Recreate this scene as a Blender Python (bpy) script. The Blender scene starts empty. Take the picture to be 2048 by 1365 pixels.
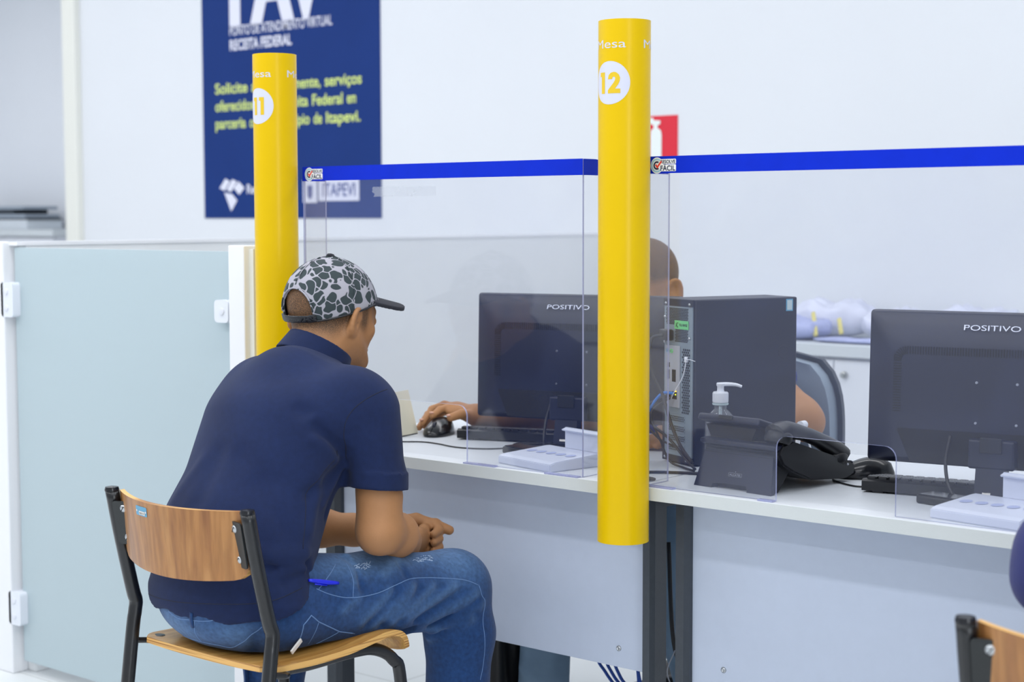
# A seated visitor at service desk 11 of a public office, acrylic screens and yellow number pipes.
# World: x runs along the row of desks, y into the room away from the visitor, z up; metres.
import bpy, bmesh, math, random
import numpy as np
from mathutils import Vector, Matrix
from mathutils.geometry import tessellate_polygon

SC = bpy.context.scene
COL = SC.collection
PI = math.pi

# ------------------------------------------------------------------ camera
CAM = np.array([1.8862, -2.5634, 1.2683]); YAW, TILT, ROLL, FPX = .7021, .0758, -.002, 3300.
fwd = np.array([-math.sin(YAW)*math.cos(TILT), math.cos(YAW)*math.cos(TILT), -math.sin(TILT)])
rgt = np.array([math.cos(YAW), math.sin(YAW), 0.]); upv = np.cross(rgt, fwd)
rgt, upv = math.cos(ROLL)*rgt+math.sin(ROLL)*upv, -math.sin(ROLL)*rgt+math.cos(ROLL)*upv
cd = bpy.data.cameras.new('camera'); cam = bpy.data.objects.new('camera', cd); COL.objects.link(cam)
M = Matrix.Identity(4)
for i in range(3): M[i][0], M[i][1], M[i][2], M[i][3] = rgt[i], upv[i], -fwd[i], CAM[i]
cam.matrix_world = M
cd.sensor_width = 36.; cd.lens = FPX/2048*36.; cd.clip_start = .05
cd.dof.use_dof = True; cd.dof.focus_distance = 3.25; cd.dof.aperture_fstop = 4.0
SC.camera = cam

# ------------------------------------------------------------------ light
SC.view_settings.view_transform = 'Standard'; SC.view_settings.look = 'None'
SC.view_settings.gamma = 1.0; SC.view_settings.exposure = -0.10
try: SC.view_settings.use_curve_mapping = False
except Exception: pass
W = bpy.data.worlds.new('hall'); SC.world = W; W.use_nodes = True
W.node_tree.nodes['Background'].inputs[0].default_value = (.90, .945, 1., 1)
W.node_tree.nodes['Background'].inputs[1].default_value = .70
def area(name, loc, rot, sx, sy, power, col=(.985, .985, 1.)):
    l = bpy.data.lights.new(name, 'AREA'); l.shape = 'RECTANGLE'; l.size = sx; l.size_y = sy; l.energy = power; l.color = col
    o = bpy.data.objects.new(name, l); COL.objects.link(o); o.location = loc; o.rotation_euler = rot
    return o
CEIL = 2.95
for k, (y, pw) in enumerate(((-3.6, 78), (-2.0, 78), (-.55, 74), (1.35, 60), (2.25, 17))):
    area('ceiling_tube', (-2.4, y, CEIL-.06), (0, 0, 0), 10., .16, pw)
area('doorway_daylight', (5.2, -3.4, 1.5), (math.radians(90), 0, math.radians(60)), 1.1, 2.2, 55, (.92, .96, 1.))

# ------------------------------------------------------------------ helpers
def S(c): return tuple(((v/255.+.055)/1.055)**2.4 if v/255. > .04045 else v/255./12.92 for v in c)
def tag(o, label=None, cat=None, group=None, kind=None):
    if label: o['label'] = label
    if cat: o['category'] = cat
    if group: o['group'] = group
    if kind: o['kind'] = kind
    return o
def link(o, parent=None):
    COL.objects.link(o)
    if parent is not None: o.parent = parent
    return o
def thing(name, loc, label, cat, group=None, rz=0.):
    o = link(bpy.data.objects.new(name, None)); o.location = loc; o.rotation_euler = (0, 0, rz); o.empty_display_size = .05
    return tag(o, label, cat, group)
def mobj(name, bm, mat, parent=None, smooth=False, angle=None, label=None):
    me = bpy.data.meshes.new(name)
    if isinstance(bm, tuple):
        me.from_pydata([tuple(map(float, v)) for v in bm[0]], [], [tuple(map(int, f)) for f in bm[1]])
    else:
        bm.normal_update(); bm.to_mesh(me); bm.free()
    me.validate()
    for m in (mat if isinstance(mat, (list, tuple)) else [mat]): me.materials.append(m)
    if smooth: me.polygons.foreach_set('use_smooth', [True]*len(me.polygons))
    if smooth and angle: me.set_sharp_from_angle(angle=math.radians(angle))
    o = link(bpy.data.objects.new(name, me), parent)
    if label: o['label'] = label
    return o
def big(name, v, f, mat, parent=None):
    """a large quad mesh from numpy arrays"""
    me = bpy.data.meshes.new(name); v = np.asarray(v, np.float32); f = np.asarray(f, np.int32)
    me.vertices.add(len(v)); me.vertices.foreach_set('co', v.ravel())
    me.loops.add(f.size); me.loops.foreach_set('vertex_index', f.ravel())
    me.polygons.add(len(f)); me.polygons.foreach_set('loop_start', np.arange(0, f.size, 4, dtype=np.int32))
    me.update(calc_edges=True); me.polygons.foreach_set('use_smooth', np.ones(len(f), bool)); me.materials.append(mat)
    return link(bpy.data.objects.new(name, me), parent)
def B(): return bmesh.new()
def box(bm, x0, y0, z0, x1, y1, z1, mi=0, bev=0., M=None, seg=2):
    n = len(bm.verts)
    vs = [bm.verts.new((x, y, z)) for x in (x0, x1) for y in (y0, y1) for z in (z0, z1)]
    fs = [bm.faces.new([vs[i] for i in q]) for q in ((0,1,3,2), (4,6,7,5), (0,4,5,1), (2,3,7,6), (0,2,6,4), (1,5,7,3))]
    for f in fs: f.material_index = mi
    if bev > 0:
        es = list({e for f in fs for e in f.edges})
        r = bmesh.ops.bevel(bm, geom=es, offset=bev, segments=seg, profile=.5, affect='EDGES', clamp_overlap=True)
        vs = list({v for f in r['faces'] for v in f.verts} | {v for v in vs if v.is_valid})
        for f in r['faces']: f.material_index = mi
    if M is not None: bmesh.ops.transform(bm, matrix=M, verts=vs)
    return vs
def prism(bm, pts, axis, a, b, mi=0, mi_side=None, M=None):
    """extrude a 2D outline along an axis; pts are the other two coordinates in order"""
    def mk(u, v, w): return {0: (w, u, v), 1: (u, w, v), 2: (u, v, w)}[axis]
    A = [bm.verts.new(mk(u, v, a)) for u, v in pts]; Bv = [bm.verts.new(mk(u, v, b)) for u, v in pts]
    n = len(pts)
    f1 = bm.faces.new(A[::-1]); f2 = bm.faces.new(Bv); f1.material_index = f2.material_index = mi
    for i in range(n):
        f = bm.faces.new((A[i], A[(i+1) % n], Bv[(i+1) % n], Bv[i])); f.material_index = mi if mi_side is None else mi_side
    if M is not None: bmesh.ops.transform(bm, matrix=M, verts=A+Bv)
    bmesh.ops.recalc_face_normals(bm, faces=list({f for v in A+Bv for f in v.link_faces}))
    return A+Bv
def lathe(bm, prof, n=32, c=(0, 0, 0), mi=0, M=None, cap=True):
    rings = []
    for r, z in prof:
        rings.append([bm.verts.new((c[0]+r*math.cos(2*PI*k/n), c[1]+r*math.sin(2*PI*k/n), c[2]+z)) for k in range(n)] if r > 1e-6 else [bm.verts.new((c[0], c[1], c[2]+z))])
    for A, Bv in zip(rings[:-1], rings[1:]):
        for k in range(n):
            a = [A[k % len(A)], A[(k+1) % len(A)], Bv[(k+1) % len(Bv)], Bv[k % len(Bv)]]
            a = list(dict.fromkeys(a))
            if len(a) > 2: bm.faces.new(a).material_index = mi
    if cap:
        for R, fl in ((rings[0], True), (rings[-1], False)):
            if len(R) > 2: bm.faces.new(R[::-1] if fl else R).material_index = mi
    vs = [v for R in rings for v in R]
    if M is not None: bmesh.ops.transform(bm, matrix=M, verts=vs)
    return vs
def smoothpts(pts, n=8, closed=False):
    P = [Vector(p) for p in pts]
    if len(P) < 3: return P
    out = []
    for i in range(len(P)-1):
        p0 = P[i-1] if i > 0 else P[0]*2-P[1]; p1, p2 = P[i], P[i+1]; p3 = P[i+2] if i+2 < len(P) else P[-1]*2-P[-2]
        for k in range(n):
            t = k/n
            out.append(.5*((2*p1)+(-p0+p2)*t+(2*p0-5*p1+4*p2-p3)*t*t+(-p0+3*p1-3*p2+p3)*t**3))
    out.append(P[-1]); return out
def tube(bm, pts, r, n=8, sm=6, mi=0, rr=None, flat=None, capr=True):
    """tube along points; rr optional radius per input point; flat=(normal, factor) flattens it"""
    Q = smoothpts(pts, sm) if sm > 0 else [Vector(p) for p in pts]
    m = len(Q); rings = []; t0 = (Q[1]-Q[0]).normalized()
    ref = Vector((0, 0, 1)) if abs(t0.z) < .9 else Vector((1, 0, 0))
    nrm = (ref-t0*ref.dot(t0)).normalized()
    for i, q in enumerate(Q):
        t = (Q[min(i+1, m-1)]-Q[max(i-1, 0)]).normalized()
        nrm = (nrm-t*nrm.dot(t)).normalized(); bn = t.cross(nrm)
        rad = r if rr is None else float(np.interp(i/(m-1)*(len(rr)-1), range(len(rr)), rr))
        R = []
        for k in range(n):
            o = (nrm*math.cos(2*PI*k/n)+bn*math.sin(2*PI*k/n))*rad
            if flat is not None: fn = Vector(flat[0]); o = o-fn*o.dot(fn)*(1-flat[1])
            R.append(bm.verts.new(q+o))
        rings.append(R)
    for A, C in zip(rings[:-1], rings[1:]):
        for k in range(n): bm.faces.new((A[k], A[(k+1) % n], C[(k+1) % n], C[k])).material_index = mi
    bm.faces.new(rings[0][::-1]).material_index = mi; bm.faces.new(rings[-1]).material_index = mi
    return rings
def rrect(x0, y0, x1, y1, r, n=5, corners=(1, 1, 1, 1)):
    out = []
    for i, (cx, cy, a) in enumerate(((x1-r, y1-r, 0), (x0+r, y1-r, 90), (x0+r, y0+r, 180), (x1-r, y0+r, 270))):
        if corners[i] and r > 0:
            for k in range(n+1):
                t = math.radians(a+90*k/n); out.append((cx+r*math.cos(t), cy+r*math.sin(t)))
        else:
            out.append(((x1, y1), (x0, y1), (x0, y0), (x1, y0))[i])
    return out
def text2d(body, size=1., bold=0., width=None, height=None, align='LEFT', space=1.):
    """the built-in font as a flat triangulated shape: (bmesh, width); baseline at 0"""
    c = bpy.data.curves.new('t', 'FONT'); c.body = body; c.size = size; c.offset = bold; c.space_character = space; c.resolution_u = 6
    o = bpy.data.objects.new('t', c); COL.objects.link(o)
    bpy.context.view_layer.update()
    dg = bpy.context.evaluated_depsgraph_get(); me = bpy.data.meshes.new_from_object(o.evaluated_get(dg))
    bm = bmesh.new(); bm.from_mesh(me); bpy.data.meshes.remove(me); bpy.data.objects.remove(o); bpy.data.curves.remove(c)
    xs = [v.co.x for v in bm.verts]; ys = [v.co.y for v in bm.verts]; w = max(xs)-min(xs)
    sx = 1. if width is None else width/w; sy = 1. if height is None else height/(max(ys)-min(ys))
    if height is not None and width is None: sx = sy
    x0 = min(xs) if align == 'LEFT' else (min(xs)+max(xs))/2
    for v in bm.verts: v.co.x = (v.co.x-x0)*sx; v.co.y *= sy
    return bm, w*sx
def put(bm, fn, dest, mi=0):
    """copy a flat bmesh into dest through fn(x, y) -> 3D"""
    m = {v: dest.verts.new(fn(v.co.x, v.co.y)) for v in bm.verts}
    for f in bm.faces:
        try: dest.faces.new([m[v] for v in f.verts]).material_index = mi
        except ValueError: pass
    bm.free()
def poly2d(pts):
    bm = bmesh.new(); vs = [bm.verts.new((x, y, 0)) for x, y in pts]
    for tri in tessellate_polygon([[Vector((x, y, 0)) for x, y in pts]]):
        try: bm.faces.new([vs[i] for i in tri])
        except ValueError: pass
    return bm
def copytree(o, parent=None):
    c = o.copy(); COL.objects.link(c)
    if parent is not None: c.parent = parent
    for ch in list(o.children): copytree(ch, c)
    return c

# ------------------------------------------------------------------ materials
def mat(name, col, rough=.5, metal=0., noise=None, bump=None, spec=.5, coat=0., emit=None, alpha=None, sheen=0.):
    """col is sRGB 0-255; noise=(scale, amount) varies the colour, bump=(scale, strength)"""
    m = bpy.data.materials.new(name); m.use_nodes = True; t = m.node_tree; b = t.nodes['Principled BSDF']
    c = S(col)
    b.inputs['Base Color'].default_value = (*c, 1); b.inputs['Roughness'].default_value = rough; b.inputs['Metallic'].default_value = metal
    b.inputs['Specular IOR Level'].default_value = spec; b.inputs['Coat Weight'].default_value = coat
    if sheen: b.inputs['Sheen Weight'].default_value = sheen
    if emit: b.inputs['Emission Color'].default_value = (*S(emit[0]), 1); b.inputs['Emission Strength'].default_value = emit[1]
    if alpha is not None: b.inputs['Alpha'].default_value = alpha
    tc = t.nodes.new('ShaderNodeTexCoord')
    if noise:
        n = t.nodes.new('ShaderNodeTexNoise'); n.inputs['Scale'].default_value = noise[0]; n.inputs['Detail'].default_value = 6
        t.links.new(tc.outputs['Object'], n.inputs['Vector'])
        r = t.nodes.new('ShaderNodeMapRange'); r.inputs['From Min'].default_value = .3; r.inputs['From Max'].default_value = .7
        r.inputs['To Min'].default_value = 1-noise[1]; r.inputs['To Max'].default_value = 1+noise[1]
        t.links.new(n.outputs['Fac'], r.inputs['Value'])
        x = t.nodes.new('ShaderNodeVectorMath'); x.operation = 'SCALE'; x.inputs[0].default_value = c
        t.links.new(r.outputs['Result'], x.inputs['Scale']); t.links.new(x.outputs['Vector'], b.inputs['Base Color'])
    if bump:
        n = t.nodes.new('ShaderNodeTexNoise'); n.inputs['Scale'].default_value = bump[0]; n.inputs['Detail'].default_value = 4
        t.links.new(tc.outputs['Object'], n.inputs['Vector'])
        u = t.nodes.new('ShaderNodeBump'); u.inputs['Strength'].default_value = bump[1]; u.inputs['Distance'].default_value = .002
        t.links.new(n.outputs['Fac'], u.inputs['Height']); t.links.new(u.outputs['Normal'], b.inputs['Normal'])
    return m
def acrylic(name, tint, haze, hazecol, gl=.02, rough=.03):
    """clear sheet: transparency, a fresnel gloss and a diffuse haze colour, on the screens imitating reflections of the bright room"""
    m = bpy.data.materials.new(name); m.use_nodes = True; t = m.node_tree; t.nodes.clear(); N = t.nodes.new; L = t.links.new
    out = N('ShaderNodeOutputMaterial'); tr = N('ShaderNodeBsdfTransparent'); tr.inputs[0].default_value = (*tint, 1)
    gs = N('ShaderNodeBsdfGlossy'); gs.inputs['Roughness'].default_value = rough
    df = N('ShaderNodeBsdfDiffuse'); df.inputs[0].default_value = (*S(hazecol), 1)
    m1 = N('ShaderNodeMixShader'); m2 = N('ShaderNodeMixShader'); fr = N('ShaderNodeFresnel'); ge = N('ShaderNodeNewGeometry'); io = N('ShaderNodeMapRange'); io.inputs['To Min'].default_value = 1.49; io.inputs['To Max'].default_value = 1/1.49; L(ge.outputs['Backfacing'], io.inputs['Value']); L(io.outputs['Result'], fr.inputs[0])
    tc = N('ShaderNodeTexCoord'); no = N('ShaderNodeTexNoise'); no.inputs['Scale'].default_value = 5.; no.inputs['Detail'].default_value = 3; no.inputs['Distortion'].default_value = 1.2
    mr = N('ShaderNodeMapRange'); mr.inputs['From Min'].default_value = .35; mr.inputs['From Max'].default_value = .7; mr.inputs['To Min'].default_value = haze*.75; mr.inputs['To Max'].default_value = haze*1.25
    L(tc.outputs['Object'], no.inputs['Vector']); L(no.outputs['Fac'], mr.inputs['Value'])
    L(mr.outputs['Result'], m1.inputs[0]); L(tr.outputs[0], m1.inputs[1]); L(df.outputs[0], m1.inputs[2])
    L(fr.outputs[0], m2.inputs[0]); L(m1.outputs[0], m2.inputs[1]); L(gs.outputs[0], m2.inputs[2]); L(m2.outputs[0], out.inputs[0])
    return m
def wood(name, c0, c1, c2, scale, axis, knots=True, stretch=14.):
    m = bpy.data.materials.new(name); m.use_nodes = True; t = m.node_tree; b = t.nodes['Principled BSDF']; N = t.nodes.new; L = t.links.new
    tc = N('ShaderNodeTexCoord'); mp = N('ShaderNodeMapping'); sc = [scale]*3; sc[axis] = scale/stretch
    mp.inputs['Scale'].default_value = sc; L(tc.outputs['Object'], mp.inputs['Vector'])
    n = N('ShaderNodeTexNoise'); n.inputs['Scale'].default_value = 1.; n.inputs['Detail'].default_value = 5; n.inputs['Distortion'].default_value = .8
    L(mp.outputs['Vector'], n.inputs['Vector'])
    cr = N('ShaderNodeValToRGB'); e = cr.color_ramp.elements
    e[0].position = .33; e[0].color = (*S(c0), 1); e[1].position = .68; e[1].color = (*S(c2), 1); k = e.new(.5); k.color = (*S(c1), 1)
    L(n.outputs['Fac'], cr.inputs['Fac'])
    n2 = N('ShaderNodeTexNoise'); n2.inputs['Scale'].default_value = 4.; n2.inputs['Detail'].default_value = 3; L(mp.outputs['Vector'], n2.inputs['Vector'])
    mx = N('ShaderNodeMix'); mx.data_type = 'RGBA'; mx.blend_type = 'MULTIPLY'; mx.inputs['Factor'].default_value = .35
    c2_ = N('ShaderNodeValToRGB'); c2_.color_ramp.elements[0].position = .4; c2_.color_ramp.elements[0].color = (.55, .5, .45, 1); c2_.color_ramp.elements[1].position = .6; L(n2.outputs['Fac'], c2_.inputs['Fac'])
    L(cr.outputs['Color'], mx.inputs['A']); L(c2_.outputs['Color'], mx.inputs['B'])
    last = mx.outputs['Result']
    if knots:
        vo = N('ShaderNodeTexVoronoi'); vo.inputs['Scale'].default_value = 9.; mp2 = N('ShaderNodeMapping'); mp2.inputs['Scale'].default_value = (1., 1., .7); L(tc.outputs['Object'], mp2.inputs['Vector']); L(mp2.outputs['Vector'], vo.inputs['Vector'])
        kr = N('ShaderNodeMapRange'); kr.inputs['From Min'].default_value = .03; kr.inputs['From Max'].default_value = .10; kr.inputs['To Min'].default_value = .75; kr.inputs['To Max'].default_value = 0.; L(vo.outputs['Distance'], kr.inputs['Value'])
        m3 = N('ShaderNodeMix'); m3.data_type = 'RGBA'; L(kr.outputs['Result'], m3.inputs['Factor']); L(last, m3.inputs['A']); m3.inputs['B'].default_value = (*S((96, 58, 26)), 1); last = m3.outputs['Result']
    L(last, b.inputs['Base Color']); b.inputs['Roughness'].default_value = .38; b.inputs['Coat Weight'].default_value = .15
    return m
MT = dict(
 wall=mat('white_wall_paint', (226, 230, 236), .75, noise=(1.5, .015), bump=(60, .06)),
 wall2=mat('cool_white_wall_paint', (236, 240, 247), .8, noise=(1.5, .015)),
 trim=mat('ivory_trim_and_reflection', (232, 233, 226), .6),  # wall trim, and the reflected yellow painted on the post's side
 part=mat('partition_laminate', (234, 237, 239), .5, noise=(3, .012)),
 partedge=mat('white_edge_band', (236, 238, 242), .4),
 floor=None,
 ceil=mat('ceiling_white', (235, 238, 240), .9),
 lam=mat('desk_laminate', (214, 219, 226), .42, noise=(40, .012), bump=(260, .05)),
 lampanel=mat('front_panel_laminate', (200, 211, 231), .5, noise=(40, .012), bump=(260, .05)),
 edge=mat('desk_edge_band', (207, 213, 214), .55, bump=(500, .15)),
 steel=mat('dark_grey_powder_coat', (66, 72, 80), .45, noise=(90, .06), bump=(700, .2)),
 yellow=mat('yellow_paint', (225, 187, 0), .30, noise=(6, .02), spec=.22),
 white=mat('white_vinyl', (208, 211, 228), .6),
 yelltxt=mat('yellow_vinyl', (226, 190, 22), .5),
 blue=mat('blue_vinyl_band', (0, 42, 196), .45, noise=(30, .04), spec=.15),
 acry=acrylic('clear_acrylic', (.985, .988, .993), .032, (128, 146, 214)),  # bluish haze colour painted in for reflections of the bright surroundings
 aedge=mat('acrylic_cut_edge', (172, 178, 220), .15, alpha=.75, spec=.8),
 logow=mat('sticker_white', (240, 243, 248), .5), logon=mat('sticker_navy', (16, 38, 80), .5), logor=mat('sticker_red', (232, 62, 52), .5), logob=mat('sticker_light_blue', (160, 205, 230), .5),
 frost=None,
 clamp=mat('white_plastic_clamp', (226, 231, 240), .35),
 navy=mat('poster_navy', (24, 54, 120), .75, noise=(3, .04), spec=.2), postw=mat('poster_white', (226, 228, 244), .55), postg=mat('poster_yellow_green', (214, 232, 134), .55), postb=mat('poster_ink_blue', (72, 86, 150), .55),
 red=mat('sign_red', (222, 32, 56), .5), signw=mat('sign_white', (236, 243, 242), .5),
 black=mat('black_plastic', (20, 22, 28), .4), blackg=mat('glossy_black_plastic', (24, 26, 32), .2), dark=mat('dark_recess', (12, 13, 16), .8),
 grey=mat('dark_grey_plastic', (17, 23, 46), .42),
 tower=mat('matte_black_steel', (13, 18, 40), .45, noise=(12, .05)),
 zinc=mat('galvanised_steel', (142, 156, 166), .38, metal=.35, noise=(30, .06)), screw=mat('bright_screw', (190, 194, 198), .28, metal=.9),
 chrome=mat('chrome_lettering', (176, 180, 194), .25, metal=.9), silver=mat('grey_print', (168, 172, 182), .5),
 lime=mat('green_label', (112, 206, 128), .5), ink=mat('label_ink', (20, 30, 28), .6), paper=mat('paper_white', (232, 230, 226), .7), labelblue=mat('label_blue', (94, 160, 196), .45), labelpale=mat('label_pale', (190, 208, 214), .45),
 wht=mat('white_plastic', (224, 228, 238), .35), whttray=mat('white_tray_plastic', (218, 224, 242), .4), oval=mat('pale_blue_mark', (176, 186, 224), .6),
 cable=mat('black_cable', (22, 23, 28), .45), bluecable=mat('blue_network_cable', (18, 74, 168), .4), cyan=mat('light_blue_plug', (30, 128, 226), .4),
 led=mat('amber_led', (255, 190, 30), .4, emit=((255, 190, 30), 3.)), led2=mat('yellow_led', (210, 230, 40), .4, emit=((215, 235, 40), 3.)),
 cream=mat('cream_card', (226, 222, 202), .7), reddot=mat('red_edge', (196, 60, 60), .6),
 chairm=mat('black_chair_enamel', (22, 24, 28), .3, noise=(40, .15), coat=.2), plate=mat('bracket_steel_black', (34, 38, 40), .4),
 ply=None, plyedge=None, seatw=None,
 chairfab=mat('grey_blue_chair_cloth', (138, 152, 168), .8, noise=(9, .06), bump=(500, .2)), chairrim=mat('chair_black_edge', (48, 56, 68), .5),
 cab=mat('cabinet_white', (222, 226, 234), .5), cabtop=mat('cabinet_top', (206, 213, 218), .5), lock=mat('nickel_lock', (186, 188, 184), .25, metal=.9),
 plasticbag=mat('clear_bag_paper', (214, 218, 236), .35, noise=(14, .08), bump=(40, .6)), bagdark=mat('lilac_bag_plastic', (168, 176, 216), .5, noise=(14, .12)), strap=mat('yellow_strap', (218, 208, 130), .6),  # bagdark is the lilac-blue plastic's own colour
 book=mat('grey_binder', (150, 162, 176), .6), bookd=mat('dark_binder', (40, 50, 60), .6), bookw=mat('white_box_file', (206, 214, 222), .6),
 bag=mat('black_leather_bag', (18, 19, 22), .45, bump=(60, .5)),
 pen=mat('blue_pen_plastic', (22, 40, 222), .3), capblack=mat('cap_black_brim', (34, 36, 46), .8, bump=(900, .3)), strapb=mat('snap_strap_black', (28, 30, 36), .4),
 navysleeve=mat('navy_sleeve_cloth', (40, 46, 104), .85, noise=(20, .06), bump=(900, .3), sheen=.1),
 bluetee=mat('blue_polo_cloth', (60, 72, 150), .85, noise=(20, .06), bump=(900, .3)),
 lightjeans=mat('light_grey_blue_trousers', (116, 142, 166), .85, noise=(18, .08), bump=(900, .3)),
 darktr=mat('dark_trousers', (36, 40, 56), .85, bump=(900, .3)), shoe=mat('black_shoe', (22, 22, 24), .4), sole=mat('shoe_sole', (200, 200, 200), .6),
 nail=mat('fingernail', (208, 156, 132), .3), stitch=mat('light_denim_stitch', (98, 130, 176), .8), wornw=mat('worn_white_thread', (176, 196, 220), .9), navyst=mat('navy_seam', (20, 26, 46), .8),
)
def m_floor():
    m = mat('pale_floor_tile', (222, 226, 228), .35); t = m.node_tree; b = t.nodes['Principled BSDF']
    tc = t.nodes.new('ShaderNodeTexCoord'); br = t.nodes.new('ShaderNodeTexBrick'); br.offset = 0
    br.inputs['Color1'].default_value = (*S((224, 227, 228)), 1); br.inputs['Color2'].default_value = (*S((219, 223, 225)), 1); br.inputs['Mortar'].default_value = (*S((186, 190, 190)), 1)
    br.inputs['Scale'].default_value = 1.; br.inputs['Mortar Size'].default_value = .003; br.inputs['Brick Width'].default_value = .6; br.inputs['Row Height'].default_value = .6
    t.links.new(tc.outputs['Object'], br.inputs['Vector']); t.links.new(br.outputs['Color'], b.inputs['Base Color']); return m
MT['floor'] = m_floor()
def m_frost():
    m = bpy.data.materials.new('frosted_glass'); m.use_nodes = True; t = m.node_tree; t.nodes.clear(); N = t.nodes.new; L = t.links.new
    out = N('ShaderNodeOutputMaterial'); d = N('ShaderNodeBsdfDiffuse'); d.inputs[0].default_value = (*S((214, 230, 236)), 1)
    tl = N('ShaderNodeBsdfTranslucent'); tl.inputs[0].default_value = (*S((220, 234, 240)), 1); g = N('ShaderNodeBsdfGlossy'); g.inputs['Roughness'].default_value = .25
    a = N('ShaderNodeMixShader'); a.inputs[0].default_value = .4; f = N('ShaderNodeFresnel'); f.inputs[0].default_value = 1.35; c = N('ShaderNodeMixShader')
    L(d.outputs[0], a.inputs[1]); L(tl.outputs[0], a.inputs[2]); L(f.outputs[0], c.inputs[0]); L(a.outputs[0], c.inputs[1]); L(g.outputs[0], c.inputs[2]); L(c.outputs[0], out.inputs[0]); return m
MT['frost'] = m_frost()
MT['ply'] = wood('oak_veneer', (146, 96, 54), (170, 118, 66), (186, 136, 82), 30., 2)
MT['seatw'] = wood('seat_veneer', (186, 132, 60), (206, 154, 80), (222, 176, 100), 42., 1, knots=False)
def m_edge():
    m = mat('plywood_edge', (214, 158, 82), .5); t = m.node_tree; b = t.nodes['Principled BSDF']
    tc = t.nodes.new('ShaderNodeTexCoord'); w = t.nodes.new('ShaderNodeTexNoise'); mp = t.nodes.new('ShaderNodeMapping'); mp.inputs['Scale'].default_value = (3, 3, 320)
    t.links.new(tc.outputs['Object'], mp.inputs['Vector']); t.links.new(mp.outputs['Vector'], w.inputs['Vector']); w.inputs['Scale'].default_value = 1.
    cr = t.nodes.new('ShaderNodeValToRGB'); cr.color_ramp.elements[0].position = .38; cr.color_ramp.elements[0].color = (*S((150, 96, 44)), 1); cr.color_ramp.elements[1].position = .52; cr.color_ramp.elements[1].color = (*S((226, 178, 104)), 1)
    t.links.new(w.outputs['Fac'], cr.inputs['Fac']); t.links.new(cr.outputs['Color'], b.inputs['Base Color']); return m
MT['plyedge'] = m_edge()
def attr_mat(name, base, other, attr, rough, weave=900., wb=.3, nz=(25., .08), sheen=.0, extra=None, spec=.3, speck=None):
    """cloth or skin whose second colour follows a vertex attribute that belongs to the thing (fading, stubble)"""
    m = bpy.data.materials.new(name); m.use_nodes = True; t = m.node_tree; b = t.nodes['Principled BSDF']; N = t.nodes.new; L = t.links.new
    tc = N('ShaderNodeTexCoord'); n = N('ShaderNodeTexNoise'); n.inputs['Scale'].default_value = nz[0]; n.inputs['Detail'].default_value = 8; L(tc.outputs['Object'], n.inputs['Vector'])
    at = N('ShaderNodeAttribute'); at.attribute_name = attr
    fac = at.outputs['Fac']
    if speck:
        n3 = N('ShaderNodeTexNoise'); n3.inputs['Scale'].default_value = speck; n3.inputs['Detail'].default_value = 2; L(tc.outputs['Object'], n3.inputs['Vector'])
        r3 = N('ShaderNodeMapRange'); r3.inputs['From Min'].default_value = .38; r3.inputs['From Max'].default_value = .62; r3.inputs['To Min'].default_value = .45; r3.inputs['To Max'].default_value = 1.3; L(n3.outputs['Fac'], r3.inputs['Value'])
        mu = N('ShaderNodeMath'); mu.operation = 'MULTIPLY'; mu.use_clamp = True; L(fac, mu.inputs[0]); L(r3.outputs['Result'], mu.inputs[1]); fac = mu.outputs[0]
    mx = N('ShaderNodeMix'); mx.data_type = 'RGBA'; mx.inputs['A'].default_value = (*S(base), 1); mx.inputs['B'].default_value = (*S(other), 1); L(fac, mx.inputs['Factor'])
    r = N('ShaderNodeMapRange'); r.inputs['From Min'].default_value = .3; r.inputs['From Max'].default_value = .7; r.inputs['To Min'].default_value = 1-nz[1]; r.inputs['To Max'].default_value = 1+nz[1]; L(n.outputs['Fac'], r.inputs['Value'])
    x = N('ShaderNodeVectorMath'); x.operation = 'SCALE'; L(mx.outputs['Result'], x.inputs[0]); L(r.outputs['Result'], x.inputs['Scale']); L(x.outputs['Vector'], b.inputs['Base Color'])
    b.inputs['Roughness'].default_value = rough; b.inputs['Sheen Weight'].default_value = sheen; b.inputs['Specular IOR Level'].default_value = spec
    w = N('ShaderNodeTexNoise'); w.inputs['Scale'].default_value = weave; w.inputs['Detail'].default_value = 3; L(tc.outputs['Object'], w.inputs['Vector'])
    u = N('ShaderNodeBump'); u.inputs['Strength'].default_value = wb; u.inputs['Distance'].default_value = .001; L(w.outputs['Fac'], u.inputs['Height']); L(u.outputs['Normal'], b.inputs['Normal'])
    return m
MT['skin'] = attr_mat('warm_brown_skin', (172, 124, 84), (62, 50, 40), 'stubble', .55, 500., .25, (22., .07), spec=.35, speck=900.)
MT['denim'] = attr_mat('blue_denim', (26, 60, 108), (116, 154, 198), 'fade', .85, 1100., .5, (120., .22), sheen=.1)
MT['polo'] = attr_mat('navy_pique_cotton', (19, 34, 72), (26, 43, 86), 'fade', .88, 1300., .5, (90., .08), sheen=.05)
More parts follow.
